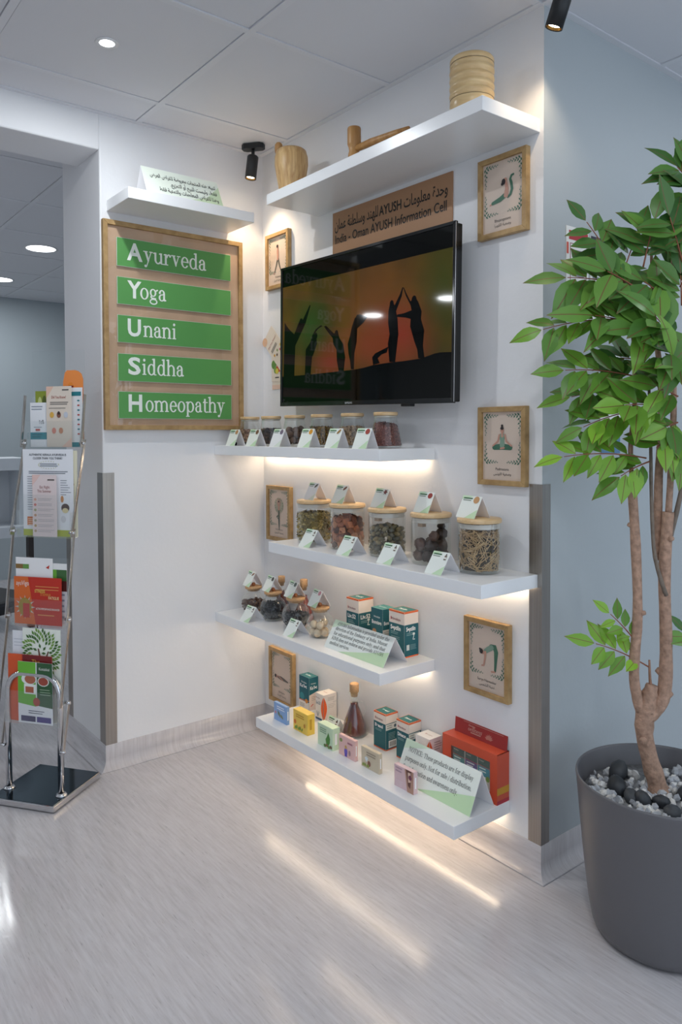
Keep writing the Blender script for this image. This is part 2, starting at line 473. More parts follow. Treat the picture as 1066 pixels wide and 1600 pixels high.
class Art:
    """flat print: coloured shapes in metres on a surface, in layers"""
    def __init__(s):
        s.it = []
    def poly(s, pts, c, l=0):
        if _sarea(pts) < 0:
            pts = pts[::-1]
        t = tessellate_polygon([[Vector((p[0], p[1], 0)) for p in pts]])
        s.it.append((list(pts), [tuple(q) for q in t], c, l)); return s
    def rect(s, x0, y0, x1, y1, c, l=0):
        s.it.append(([(x0, y0), (x1, y0), (x1, y1), (x0, y1)], [(0, 1, 2, 3)], c, l)); return s
    def ell(s, cx, cy, rx, ry, c, l=0, rot=0.0, n=14):
        ca, sa = math.cos(rot), math.sin(rot)
        p = []
        for k in range(n):
            a = 2 * math.pi * k / n
            x, y = rx * math.cos(a), ry * math.sin(a)
            p.append((cx + x * ca - y * sa, cy + x * sa + y * ca))
        s.it.append((p, [tuple(range(n))], c, l)); return s
    def leaf(s, x, y, ln, w, ang, c, l=0):
        d = (math.cos(ang), math.sin(ang)); n = (-d[1], d[0])
        p = [(x, y), (x + d[0] * ln * .45 - n[0] * w, y + d[1] * ln * .45 - n[1] * w), (x + d[0] * ln, y + d[1] * ln), (x + d[0] * ln * .45 + n[0] * w, y + d[1] * ln * .45 + n[1] * w)]
        s.it.append((p, [(0, 1, 2, 3)], c, l)); return s
    def stroke(s, pts, w, c, l=0):
        if not isinstance(w, (list, tuple)):
            w = [w] * len(pts)
        L, R = [], []
        for i, p in enumerate(pts):
            a, b = pts[max(i - 1, 0)], pts[min(i + 1, len(pts) - 1)]
            d = Vector((b[0] - a[0], b[1] - a[1])); d.normalize()
            L.append((p[0] - d.y * w[i] / 2, p[1] + d.x * w[i] / 2)); R.append((p[0] + d.y * w[i] / 2, p[1] - d.x * w[i] / 2))
        for i in range(len(pts) - 1):
            s.it.append(([R[i], R[i + 1], L[i + 1], L[i]], [(0, 1, 2, 3)], c, l))
        s.ell(pts[0][0], pts[0][1], w[0] / 2, w[0] / 2, c, l, n=8); s.ell(pts[-1][0], pts[-1][1], w[-1] / 2, w[-1] / 2, c, l, n=8)
        return s
    def text(s, t, x, y, h, c, l=2, font='sans', align='l', bold=0.0, width=None, rot=0.0):
        g, x0, x1 = (serif(t, bold) if font == 'serif' else sans(t, bold))
        k = h / 0.7
        wd = (x1 - x0) * k
        kx = k
        if width is not None and wd > 1e-6:
            kx = k * width / wd; wd = width
        ox = x - (wd / 2 if align == 'c' else wd if align == 'r' else 0)
        ca, sa = math.cos(rot), math.sin(rot)
        for v, f in g:
            q = []
            for a, b in v:
                px, py = ox + (a - x0) * kx - x, b * k
                q.append((x + px * ca - py * sa, y + px * sa + py * ca))
            s.it.append((q, f, c, l))
        return s
    def lines(s, x0, x1, y, n, dy, h, c, l=1, rag=0.25):
        for i in range(n):
            s.rect(x0, y - i * dy, x1 - (x1 - x0) * rag * random.random(), y - i * dy + h, c, l)
        return s
    def build(s, parent, o=(0, 0, 0), u=(1, 0, 0), v=(0, 0, 1), name='print', eps=0.00035, rough=0.55):
        o, u, v = Vector(o), Vector(u).normalized(), Vector(v).normalized()
        n = u.cross(v)
        cols = []
        mb = MB()
        for k, (pts, fs, c, l) in enumerate(s.it):
            if c not in cols:
                cols.append(c)
            e = eps * (l + 1) + eps * 0.032 * (k % 29)
            mb.add([o + u * a + v * b + n * e for a, b in pts], fs, cols.index(c))
        return mb.obj(name, [c if not isinstance(c, str) else ink(c, rough) for c in cols], parent, fix=False)
# ------------------------------------------------------------------ structure: materials
WH = 2.61           # ceiling height
HB = 0.0956         # cove skirting height
WR = 1.546          # length of the display wall
YJ = -0.757         # face of the opening's jamb
M_wall = mat('wall_paint', '#e9e9ea', 0.55, bump=0.25, bscale=60, vary=0.012, vscale=3)
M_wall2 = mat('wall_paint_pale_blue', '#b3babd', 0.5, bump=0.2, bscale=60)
M_wall3 = mat('wall_paint_grey_blue', '#a2abb0', 0.55)
M_tile = mat('ceiling_tile', '#dddee2', 0.8, bump=0.1, bscale=300)
M_grid = mat('ceiling_grid', '#dfe0e4', 0.55)
M_dark = mat('ceiling_void', '#2a2a2c', 0.9)
M_shelf = mat('shelf_white', '#eff0f1', 0.28)
M_steel = mat('brushed_steel', '#a9a39c', 0.32, 1.0, bump=0.12, bscale=3, stretch=(150, 150, 1.5), vary=0.1, vscale=1.5)
M_chrome = mat('chrome', '#d4d4d6', 0.07, 1.0)
M_black = mat('matte_black', '#17181a', 0.42)

def vinyl(name='vinyl_floor', k=(8, 95, 95), k2=(22, 230, 230)):
    m, nt, b = newmat(name)
    tc = nt.nodes.new('ShaderNodeTexCoord')
    mp = nt.nodes.new('ShaderNodeMapping'); mp.inputs['Scale'].default_value = k
    n = nt.nodes.new('ShaderNodeTexNoise'); n.inputs['Scale'].default_value = 1.0; n.inputs['Detail'].default_value = 7; n.inputs['Roughness'].default_value = 0.62; n.inputs['Distortion'].default_value = 0.25
    r = nt.nodes.new('ShaderNodeValToRGB')
    e = r.color_ramp.elements
    e[0].position = 0.28; e[0].color = lin('#b6b2b3')
    e[1].position = 0.66; e[1].color = lin('#cac7c9')
    q = e.new(0.45); q.color = lin('#c0bcbe')
    mp2 = nt.nodes.new('ShaderNodeMapping'); mp2.inputs['Scale'].default_value = k2
    n2 = nt.nodes.new('ShaderNodeTexNoise'); n2.inputs['Scale'].default_value = 1.0; n2.inputs['Detail'].default_value = 2
    r2 = nt.nodes.new('ShaderNodeValToRGB')
    r2.color_ramp.elements[0].position = 0.25; r2.color_ramp.elements[0].color = (0.62, 0.61, 0.6, 1)
    r2.color_ramp.elements[1].position = 0.36; r2.color_ramp.elements[1].color = (1, 1, 1, 1)
    mx = nt.nodes.new('ShaderNodeMix'); mx.data_type = 'RGBA'; mx.blend_type = 'MULTIPLY'; mx.inputs['Factor'].default_value = 0.7
    nt.links.new(tc.outputs['Object'], mp.inputs[0]); nt.links.new(mp.outputs[0], n.inputs['Vector']); nt.links.new(n.outputs['Fac'], r.inputs['Fac'])
    nt.links.new(tc.outputs['Object'], mp2.inputs[0]); nt.links.new(mp2.outputs[0], n2.inputs['Vector']); nt.links.new(n2.outputs['Fac'], r2.inputs['Fac'])
    nt.links.new(r.outputs['Color'], mx.inputs[6]); nt.links.new(r2.outputs['Color'], mx.inputs[7])
    nt.links.new(mx.outputs[2], b.inputs['Base Color'])
    b.inputs['Roughness'].default_value = 0.135
    b.inputs['Specular IOR Level'].default_value = 0.36
    bp = nt.nodes.new('ShaderNodeBump'); bp.inputs['Strength'].default_value = 0.1; bp.inputs['Distance'].default_value = 0.002
    n3 = nt.nodes.new('ShaderNodeTexNoise'); n3.inputs['Scale'].default_value = 55; n3.inputs['Detail'].default_value = 2
    nt.links.new(tc.outputs['Object'], n3.inputs['Vector']); nt.links.new(n3.outputs['Fac'], bp.inputs['Height']); nt.links.new(bp.outputs['Normal'], b.inputs['Normal'])
    return m
M_floor = vinyl()
M_cove = vinyl('vinyl_upturn', (5, 95, 5), (14, 230, 14))

# ------------------------------------------------------------------ structure: floor, walls
struct(MB().box(-4.6, -6.0, -0.1, 6.2, 3.2, 0.0).obj('floor', M_floor))
struct(MB().prism([(-0.44, 0.1), (-0.44, YJ), (0, YJ), (0, 0.0), (-0.02, 0.1)], 0, 2.72).obj('wall_left', M_wall, bevel=0.006))
struct(MB().box(-0.247, -6.0, 2.47, 0.0, YJ + 0.002, 2.72).obj('wall_lintel', M_wall, bevel=0.006))
struct(MB().prism([(0.0, 0.0), (WR, 0.0), (WR - 0.1, 0.1), (-0.3, 0.1)], 0, 2.72).obj('wall_right', M_wall))
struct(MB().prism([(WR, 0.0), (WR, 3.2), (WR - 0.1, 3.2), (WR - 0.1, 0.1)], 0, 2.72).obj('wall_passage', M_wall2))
struct(MB().box(-4.6, -6.0, 0, -4.43, 2.0, 2.72).obj('wall_back_room', M_wall3))
struct(MB().box(-4.5, 1.3, 0, -0.3, 1.4, 2.72).obj('wall_back_room_side', M_wall3))
struct(MB().box(1.446, 3.2, 0, 6.2, 3.3, 2.72).obj('wall_passage_end_unseen', M_wall2))  # unseen end wall, added to darken the passage and its ceiling

struct(MB().box(-4.6, -5.1, 0, 6.2, -5.0, 2.72).obj('wall_front_unseen', M_wall))  # room wall out of view, added to cut the light reaching the jamb

# cove skirting: vinyl carried up the wall with a rounded foot
def cove(name, a, b, e0, e1, mats=M_floor):
    """from a to b (floor points on the wall face); the room lies to the right of a->b"""
    a, b = Vector((a[0], a[1], 0)), Vector((b[0], b[1], 0))
    d = (b - a); ln = d.length; d.normalize()
    nrm = Vector((d.y, -d.x, 0))
    prof = [(0.0, HB), (0.004, HB), (0.004, 0.04)]
    for k in range(1, 8):
        t = k / 7 * math.pi / 2
        prof.append((0.004 + 0.034 * (1 - math.cos(t)), 0.04 - 0.0395 * math.sin(t)))
    prof.append((0.0, 0.0005))
    mb = MB()
    vs = []
    for e, k in ((0.0, -e0), (ln, e1)):
        for x, z in prof:
            vs.append(a + d * (e + k * x) + nrm * x + Vector((0, 0, z)))
    n = len(prof)
    mb.add(vs, [(i, i + 1, n + i + 1, n + i) for i in range(n - 1)], 0, True)
    return struct(mb.obj(name, mats))
cove('baseboard_left', (0, YJ), (0, 0.0), 1, -1, M_cove)
cove('baseboard_right', (0, 0.0), (WR, 0.0), -1, 1)
cove('baseboard_passage', (WR, 0.0), (WR, 3.2), 1, 0, M_cove)
cove('baseboard_jamb', (-0.44, YJ), (0, YJ), 1, 1)

# stainless corner guards
def guard(name, x, y, sx, sy, z0, z1, wx, wy):
    """angle on a convex corner at (x, y); the two legs run along -sx and -sy"""
    t = 0.0025
    mb = MB()
    mb.prism([(x + sx * t, y + sy * t), (x - sx * wx, y + sy * t), (x - sx * wx, y), (x, y), (x, y - sy * wy), (x + sx * t, y - sy * wy)], z0, z1)
    return struct(mb.obj(name, M_steel))
guard('trim_1', WR, 0.0, 1, -1, HB, 1.194, 0.045, 0.038)
guard('trim_2', 0.0, YJ, 1, -1, HB, 1.194, 0.058, 0.045)
guard('trim_3', -0.44, YJ, -1, -1, HB, 1.194, 0.05, 0.04)

# ------------------------------------------------------------------ ceilings of tiles on a grid
def ceiling(name, x0, x1, y0, y1, xs, ys, trims, hole=None):
    root = struct(MB().box(x0, y0, WH + 0.05, x1, y1, WH + 0.07).obj(name, M_dark))
    g = MB()
    for x in xs:
        if x0 < x < x1:
            g.box(x - 0.012, y0, WH - 0.0005, x + 0.012, y1, WH + 0.04)
    for y in ys:
        if y0 < y < y1:
            g.box(x0, y - 0.012, WH - 0.001, x1, y + 0.012, WH + 0.04)
    g.obj('grid', M_grid, root)
    for t in trims:
        MB().box(*t).obj('wall_angle', M_grid, root)
    ex = [x0] + sorted(x for x in xs if x0 < x < x1) + [x1]
    ey = [y0] + sorted(y for y in ys if y0 < y < y1) + [y1]
    cache = {}
    for i in range(len(ex) - 1):
        for j in range(len(ey) - 1):
            a0 = ex[i] + (0.0145 if i else 0.0235); a1 = ex[i + 1] - 0.0145
            b0 = ey[j] + 0.0145; b1 = ey[j + 1] - (0.0145 if j < len(ey) - 2 else 0.0235)
            if hole and a0 < hole[1] and a1 > hole[0] and b0 < hole[3] and b1 > hole[2]:
                continue
            w, h = round(a1 - a0, 3), round(b1 - b0, 3)
            if w < 0.03 or h < 0.03:
                continue
            if (w, h) not in cache:
                cache[(w, h)] = MB().box(-w / 2, -h / 2, 0, w / 2, h / 2, 0.012).mesh('tile', M_tile)
            link('tile', cache[(w, h)], root, ((a0 + a1) / 2, (b0 + b1) / 2, WH + 0.002 + 0.0016 * random.random()))
    return root
gx = [0.225 + 0.655 * k for k in range(9)]
gy = [-0.6 - 0.63 * k for k in range(8)]
ceiling('ceiling', 0.0, 5.4, -5.0, 0.0, gx, gy, [(0, -5.0, WH - 0.0018, 0.022, 0, WH + 0.03), (0.0221, -0.022, WH - 0.0018, WR, 0, WH + 0.03), (WR, -0.012, WH - 0.0014, 5.4, 0.012, WH + 0.03)])
ceiling('ceiling_passage', WR, 5.4, 0.0, 3.2, [x for x in gx], [0.63 * k for k in range(1, 6)], [(WR, 0.0121, WH - 0.0018, WR + 0.022, 3.2, WH + 0.03)])
ceiling('ceiling_back_room', -4.43, -0.247, -5.0, 1.3, [-4.43 + 0.51 + 0.64 * k for k in range(7)], [-0.62 + 0.64 * k for k in range(-7, 4)], [(-4.43, -5.0, WH - 0.0018, -4.408, 1.3, WH + 0.03)])

# ------------------------------------------------------------------ lamps in the ceiling
M_lamp = mat('lamp_disc', '#ffffff', 0.5, emit=COOL, estr=9.0)
M_lampbig = mat('lamp_panel', '#ffffff', 0.5, emit=COOL, estr=5.0)
M_rim = mat('lamp_rim', '#e8e8e8', 0.4)
def downlight(x, y, r, power, label, group, m):
    t = thing('downlight', label, 'ceiling light', (x, y, WH), 0, group)
    MB().lathe([(r, 0.0), (r + 0.012, -0.002), (r + 0.014, 0.0015), (r + 0.004, 0.004), (r, 0.004)], 28, cap=False).obj('rim', M_rim, t)
    MB().lathe([(r, 0.0008), (0.0, 0.0006)], 28).obj('lens', m, t)
    if power:
        ld = bpy.data.lights.new('downlight_beam', 'AREA')
        ld.shape = 'DISK'; ld.size = r * 2.0; ld.energy = power; ld.color = COOL
        lo = bpy.data.objects.new('beam', ld); COL.objects.link(lo); lo.parent = t; lo.location = (0, 0, -0.006)
    return t
downlight(0.539, -0.93, 0.024, LIGHT_DISPLAY, 'small round recessed downlight in the front ceiling', 'front room downlights', M_lamp)
for k, (x, y) in enumerate(((2.2, -0.95), (3.5, -0.95), (1.2, -2.6), (2.5, -2.6), (3.8, -2.6), (2.3, 1.2), (3.6, 1.0))):
    downlight(x, y, 0.075, LIGHT_DOWN, 'round recessed downlight outside the picture', 'front room downlights behind the camera', M_lampbig)
downlight(-2.372, -0.273, 0.095, LIGHT_BACK, 'large round white ceiling light nearest the opening in the back room', 'back room ceiling lights', M_lampbig)
downlight(-3.63, -0.225, 0.095, LIGHT_BACK, 'round white ceiling light further back at the left picture edge', 'back room ceiling lights', M_lampbig)
for x, y in ((-1.976, -3.494), (-3.183, -3.603)):
    downlight(x, y, 0.095, LIGHT_BACK, 'round back room ceiling light seen only mirrored in the television', 'back room ceiling lights out of view', M_lampbig)

M_warmlamp = mat('warm_lamp', '#ffffff', 0.4, emit=(1.0, 0.85, 0.6), estr=14.0)
M_brass = mat('reflector_gold', '#b98a45', 0.25, 1.0)
def spotlight(x, y, rz, head_top, head_bot, aim, power, label):
    t = thing('ceiling_spotlight', label, 'spotlight', (x, y, WH), 0, 'black ceiling spotlights')
    MB().prism([(-0.05, -0.012), (-0.036, -0.024), (0.036, -0.024), (0.05, -0.012), (0.05, 0.012), (0.036, 0.024), (-0.036, 0.024), (-0.05, 0.012)], -0.022, 0.0).obj('canopy', M_black, t, rotz=rz, bevel=0.002)
    a, b = Vector(head_top), Vector(head_bot)
    MB().tube([(a.x * 0.5, a.y * 0.5, -0.02), (a.x, a.y, a.z + 0.002)], 0.0075, 10).obj('stem', M_black, t)
    ax = (b - a).normalized()
    ln = (b - a).length
    q = Vector((0, 0, -1)).rotation_difference(ax)
    h = MB().lathe([(0.0, 0.004), (0.020, 0.003), (0.0245, -0.002), (0.0245, -ln), (0.0225, -ln), (0.0215, -ln + 0.012)], 28, cap=False).obj('head', M_black, t, a)
    h.rotation_mode = 'QUATERNION'; h.rotation_quaternion = q
    MB().lathe([(0.0215, -ln + 0.002), (0.0125, -ln + 0.021)], 28, cap=False).obj('reflector', M_brass, h)
    MB().lathe([(0.0185, -ln + 0.0085), (0.0, -ln + 0.0075)], 20).obj('bulb', M_warmlamp, h)
    ld = bpy.data.lights.new('spot_beam', 'SPOT')
    ld.energy = power; ld.color = WARM; ld.spot_size = math.radians(96); ld.spot_blend = 0.85; ld.shadow_soft_size = 0.012
    lo = bpy.data.objects.new('beam', ld); COL.objects.link(lo); lo.parent = t
    lo.location = b + ax * 0.004
    lo.rotation_mode = 'QUATERNION'
    lo.rotation_quaternion = Vector((0, 0, -1)).rotation_difference((Vector(aim) - (Vector((x, y, WH)) + b)).normalized())
    return t
spotlight(0.10, -0.108, 0.65, (0.006, -0.006, -0.055), (0.004, -0.018, -0.152), (0.25, -0.12, 1.4), LIGHT_SPOT, 'black cylinder spotlight on the ceiling in the wall corner')
spotlight(1.70, -0.085, 0.2, (-0.012, -0.01, -0.05), (-0.046, -0.018, -0.148), (1.42, 0.0, 1.9), LIGHT_SPOT * 0.3, 'black cylinder spotlight cut by the top picture edge')

# ------------------------------------------------------------------ floating shelves with warm strips
M_led = mat('led_strip', '#ffffff', 0.5, emit=WARM, estr=LED_POWER)
SH = {1: (0.435, 2.2821), 2: (0.001, 1.2977), 3: (0.434, 0.9217), 4: (0.001, 0.5611), 5: (0.3305, 0.1899)}
SD, ST, SL = 0.2568, 0.0405, 1.098
SLAB = {1: 'top white floating shelf carrying the wooden mortars, above the television', 2: 'white floating shelf directly under the television, holding six tapered jars',
        3: 'white floating shelf with the row of five big bamboo-lidded jars', 4: 'white floating shelf with four round jars and a printed disclaimer card', 5: 'lowest white floating shelf just above the floor, holding boxes and soaps'}
for i, (xa, z) in SH.items():
    s = MB().box(0, -SD, -ST, SL, -0.0005, 0).obj('wall_shelf', M_shelf, None, (xa, 0, z), bevel=0.0015)
    tag(s, SLAB[i], 'shelf', 'floating shelves on the display wall')
    if i > 1:
        MB().box(0.03, -0.03, -ST - 0.006, SL - 0.03, -0.018, -ST - 0.0002).obj('light_strip', M_led, s)
ls = MB().box(0.0005, 0, -0.042, 0.22, 0.55, 0).obj('wall_shelf', M_shelf, None, (0, -0.73, 2.276), bevel=0.0015)
tag(ls, 'short white floating shelf above the green lettered board', 'shelf')
# ------------------------------------------------------------------ things on the walls
M_oak = wood('oak_frame', '#9d7c4e', '#b99867', (30, 30, 30), 0.5)
M_kraft = mat('kraft_paper', '#cba88b', 0.6, vary=0.09, vscale=9)
M_pane = clear('glass_pane', '#fdfefd', 0.04, 0.01, 0.22)
M_paper = mat('paper', '#f2f1ee', 0.6)

def frame_rails(parent, w, h, rail, depth, m, z0=0.0):
    """four mitred rails in local x (width) and z (height), front at y=-depth"""
    a, b = w / 2, h / 2
    i, j = a - rail, b - rail
    for q in (((-a, -b), (a, -b), (i, -j), (-i, -j)), ((a, -b), (a, b), (i, j), (i, -j)), ((a, b), (-a, b), (-i, j), (i, j)), ((-a, b), (-a, -b), (-i, -j), (-i, j))):
        vs = [(x, -depth, z + z0) for x, z in q] + [(x, 0, z + z0) for x, z in q]
        MB().add(vs, [(0, 1, 2, 3), (7, 6, 5, 4), (0, 4, 5, 1), (1, 5, 6, 2), (2, 6, 7, 3), (3, 7, 4, 0)]).obj('rail', m, parent, bevel=0.0012)

# --- lettered board on the left wall
bd = thing('framed_board', 'large wood-framed kraft board with five green lettered strips', 'sign board', (0.0005, -0.436, 1.366), math.pi / 2)
BW, BH = 0.634, 0.833
frame_rails(bd, BW, BH, 0.019, 0.022, M_oak, BH / 2)
MB().box(-BW / 2 + 0.015, -0.01, 0.015, BW / 2 - 0.015, -0.004, BH - 0.015).obj('backing', M_kraft, bd)
MB().add([(-BW / 2 + 0.018, -0.0142, 0.018), (BW / 2 - 0.018, -0.0142, 0.018), (BW / 2 - 0.018, -0.0142, BH - 0.018), (-BW / 2 + 0.018, -0.0142, BH - 0.018)], [(0, 1, 2, 3)]).obj('glass', M_pane, bd)
M_green = mat('green_card', '#5a9c52', 0.5)
M_core = mat('foam_core', '#d9e0d2', 0.6)
STR = [('A', 'yurveda', 0.655, 0.769), ('Y', 'oga', 0.504, 0.613), ('U', 'nani', 0.351, 0.461), ('S', 'iddha', 0.196, 0.307), ('H', 'omeopathy', 0.046, 0.155)]
for cap, rest, z0, z1 in STR:
    s = MB().box(-0.262, -0.0195, z0, 0.256, -0.0148, z1).obj('strip', M_core, bd)
    a = Art()
    a.rect(0.0012, 0.0012, 0.5168, z1 - z0 - 0.0012, M_green, 0)
    a.text(cap, 0.042, 0.03, 0.067, '#eef3ea', 2, bold=0.028, width={'A': 0.066, 'Y': 0.06, 'U': 0.056, 'S': 0.053, 'H': 0.058}[cap])
    a.text(rest, {'A': 0.112, 'Y': 0.094, 'U': 0.108, 'S': 0.1, 'H': 0.112}[cap], 0.0295, 0.067, '#eef3ea', 2, font='serif', bold=0.009,
           width={'A': 0.287, 'Y': 0.118, 'U': 0.148, 'S': 0.189, 'H': 0.372}[cap])
    a.build(s, (-0.262, -0.0195, z0), (1, 0, 0), (0, 0, 1), 'lettering', 0.0004)

# --- heading board above the television
sg = thing('heading_board', 'flat brown heading board with black Arabic and English lettering', 'sign', (0.8566, -0.0005, 2.02))
sg.rotation_euler = (0, math.radians(0.6), 0)
MB().box(-0.326, -0.005, 0.0, 0.326, 0.0, 0.206).obj('panel', mat('brown_board', '#a97f5d', 0.55, vary=0.05, vscale=5), sg)
a = Art()
a.text(arabic('وحدة معلومات'), 0.632, 0.137, 0.040, '#1d1a18', 1, align='r', bold=0.012, width=0.215)
a.text('AYUSH', 0.404, 0.137, 0.034, '#1d1a18', 1, align='r', bold=0.022, width=0.122)
a.text(arabic('للهند وسلطنة عمان'), 0.277, 0.137, 0.040, '#1d1a18', 1, align='r', bold=0.012, width=0.262)
a.text('India - Oman AYUSH Information Cell', 0.018, 0.082, 0.034, '#1d1a18', 1, bold=0.014, width=0.61)
a.build(sg, (-0.326, -0.005, 0.0), name='lettering')

# --- television
M_tv = mat('tv_black', '#0b0c0d', 0.18)
M_bez = mat('tv_bezel', '#101112', 0.12)
tv = thing('television', 'wall-mounted black flat television showing dark yoga silhouettes', 'television', (0.788, -0.001, 1.742))
tv.rotation_euler = (0, math.radians(1.05), 0)
TW, TH = 0.991, 0.5755
MB().box(-TW / 2 + 0.004, -0.094, -TH / 2 + 0.004, TW / 2 - 0.004, -0.062, TH / 2 - 0.004).box(-0.32, -0.064, -0.2, 0.32, -0.036, 0.16).obj('body', M_tv, tv, bevel=0.004)
MB().box(-0.2, -0.037, -0.1, 0.2, 0.0, 0.1).obj('wall_bracket', M_black, tv)
bz = MB()
a_, b_ = TW / 2, TH / 2
for q in (((-a_, -b_), (a_, -b_), (a_ - .011, -b_ + .017), (-a_ + .011, -b_ + .017)), ((a_, -b_), (a_, b_), (a_ - .011, b_ - .011), (a_ - .011, -b_ + .017)),
          ((a_, b_), (-a_, b_), (-a_ + .011, b_ - .011), (a_ - .011, b_ - .011)), ((-a_, b_), (-a_, -b_), (-a_ + .011, -b_ + .017), (-a_ + .011, b_ - .011))):
    vs = [(x, -0.1, z) for x, z in q] + [(x, -0.088, z) for x, z in q]
    bz.add(vs, [(0, 1, 2, 3), (7, 6, 5, 4), (0, 4, 5, 1), (1, 5, 6, 2), (2, 6, 7, 3), (3, 7, 4, 0)])
bz.obj('bezel', M_bez, tv, bevel=0.0015)
MB().box(a_ - 0.001, -0.099, -b_ + 0.004, a_ + 0.0012, -0.0965, b_ - 0.004).obj('edge_trim', mat('tv_edge', '#c9c9cc', 0.2, 1.0), tv)
MB().box(0.24, -0.09, -b_ - 0.008, 0.29, -0.07, -b_ + 0.002).obj('sensor', M_black, tv, bevel=0.002)

def tv_picture():
    m, nt, b = newmat('screen_picture')
    tc = nt.nodes.new('ShaderNodeTexCoord')
    def glow(x, z, sx, sz, col, base):
        mp = nt.nodes.new('ShaderNodeMapping')
        mp.inputs['Location'].default_value = (-x / sx, 0, -z / sz); mp.inputs['Scale'].default_value = (1 / sx, 0.0, 1 / sz)
        nt.links.new(tc.outputs['Object'], mp.inputs[0])
        g = nt.nodes.new('ShaderNodeTexGradient'); g.gradient_type = 'SPHERICAL'
        nt.links.new(mp.outputs[0], g.inputs[0])
        mx = nt.nodes.new('ShaderNodeMix'); mx.data_type = 'RGBA'
        nt.links.new(g.outputs['Fac'], mx.inputs[0]); nt.links.new(base, mx.inputs[6]); mx.inputs[7].default_value = lin(col)
        return mx.outputs[2]
    n = nt.nodes.new('ShaderNodeTexNoise'); n.inputs['Scale'].default_value = 5.0; n.inputs['Detail'].default_value = 2
    nt.links.new(tc.outputs['Object'], n.inputs['Vector'])
    r = nt.nodes.new('ShaderNodeValToRGB')
    r.color_ramp.elements[0].position = 0.38; r.color_ramp.elements[0].color = lin('#3a3413')
    r.color_ramp.elements[1].position = 0.62; r.color_ramp.elements[1].color = lin('#5a4417')
    nt.links.new(n.outputs['Fac'], r.inputs['Fac'])
    c = glow(0.10, 0.06, 0.32, 0.3, '#6e431c', r.outputs['Color'])
    c = glow(0.24, -0.05, 0.22, 0.16, '#843324', c)
    c = glow(0.07, -0.07, 0.2, 0.12, '#7c3d22', c)
    c = glow(-0.15, -0.12, 0.16, 0.12, '#7a3322', c)
    c = glow(-0.29, 0.03, 0.16, 0.14, '#2c4a1c', c)
    c = glow(0.45, 0.1, 0.16, 0.25, '#3d4416', c)
    b.inputs['Base Color'].default_value = (0.004, 0.004, 0.004, 1)
    b.inputs['Roughness'].default_value = 0.05
    b.inputs['Specular IOR Level'].default_value = 0.22
    nt.links.new(c, b.inputs['Emission Color'])
    b.inputs['Emission Strength'].default_value = 0.6
    return m
M_scr = tv_picture()
M_scrk = mat('screen_dark', '#040605', 0.05, spec=0.22)
scr = MB().box(-a_ + 0.010, -0.0958, -b_ + 0.016, a_ - 0.010, -0.09, b_ - 0.010).obj('screen', M_scr, tv)
a = Art()
TA = [(0.186, -0.14), (0.216, -0.142), (0.225, -0.086), (0.231, -0.047), (0.226, 0.006), (0.218, 0.033), (0.246, 0.082), (0.253, 0.111), (0.248, 0.111), (0.237, 0.09), (0.21, 0.054), (0.206, 0.061), (0.186, 0.063), (0.178, 0.038), (0.177, -0.002), (0.185, -0.043), (0.177, -0.076)]
TB = [(0.33, -0.136), (0.36, -0.138), (0.352, -0.096), (0.357, -0.045), (0.341, -0.006), (0.344, 0.019), (0.327, 0.053), (0.317, 0.064), (0.299, 0.066), (0.29, 0.058), (0.27, 0.086), (0.256, 0.11), (0.253, 0.108), (0.266, 0.08), (0.29, 0.045), (0.295, 0.028), (0.257, 0.022), (0.223, 0.021), (0.223, 0.013), (0.267, 0.006), (0.291, -0.001), (0.289, -0.026), (0.311, -0.08), (0.325, -0.106)]
TK = [(0.099, -0.146), (0.093, -0.118), (0.109, -0.105), (0.15, -0.094), (0.18, -0.086), (0.172, -0.106), (0.145, -0.111), (0.124, -0.123), (0.135, -0.141)]
TC = [(-0.027, -0.156), (-0.01, -0.156), (-0.008, -0.097), (0.005, -0.056), (0.008, -0.007), (0.043, 0.011), (0.064, 0.029), (0.053, 0.034), (0.02, 0.044), (-0.007, 0.033), (-0.024, 0.003), (-0.035, -0.031), (-0.048, -0.059), (-0.043, -0.095), (-0.033, -0.124)]
TD = [(-0.322, -0.165), (-0.283, -0.167), (-0.274, -0.095), (-0.262, -0.08), (-0.242, -0.044), (-0.246, -0.017), (-0.262, -0.005), (-0.233, 0.015), (-0.208, 0.022), (-0.215, 0.027), (-0.252, 0.013), (-0.275, -0.011), (-0.284, -0.033), (-0.317, -0.061)]
TE = [(-0.096, -0.175), (-0.073, -0.176), (-0.062, -0.108), (-0.075, -0.057), (-0.098, -0.033), (-0.107, -0.012), (-0.134, -0.012), (-0.165, 0.009), (-0.183, 0.022), (-0.196, 0.019), (-0.171, -0.005), (-0.14, -0.03), (-0.137, -0.052), (-0.116, -0.076), (-0.113, -0.119)]
TF = [(-0.475, -0.163), (-0.397, -0.166), (-0.391, -0.041), (-0.32, 0.043), (-0.286, 0.111), (-0.292, 0.114), (-0.338, 0.06), (-0.365, 0.055), (-0.399, 0.007), (-0.441, 0.034), (-0.469, 0.061)]
for q in (TA, TB, TK, TC, TD, TE, TF):
    a.poly(q, M_scrk, 0)
for x, z, r in ((0.195, 0.062, .012), (0.307, 0.062, .014), (-0.25, -0.012, .013), (-0.117, -0.014, .013), (0.01, 0.03, .014), (-0.35, 0.052, .015)):
    a.ell(x, z, r * .85, r, M_scrk, 0)
a.poly([(-a_ + .0105, -b_ + .0165), (a_ - .0105, -b_ + .0165), (a_ - .0105, -0.125), (0.432, -0.123), (0.406, -0.125), (0.344, -0.137), (0.26, -0.141), (0.181, -0.142), (0.099, -0.146), (0.045, -0.153), (-0.01, -0.157), (-0.3, -0.163), (-a_ + .0105, -0.163)], M_scrk, 0)
a.rect(-a_ + .0105, 0.207, a_ - .0105, b_ - .0105, M_scrk, 0)
a.build(scr, (0, -0.0958, 0), name='picture_shapes', eps=0.0002)
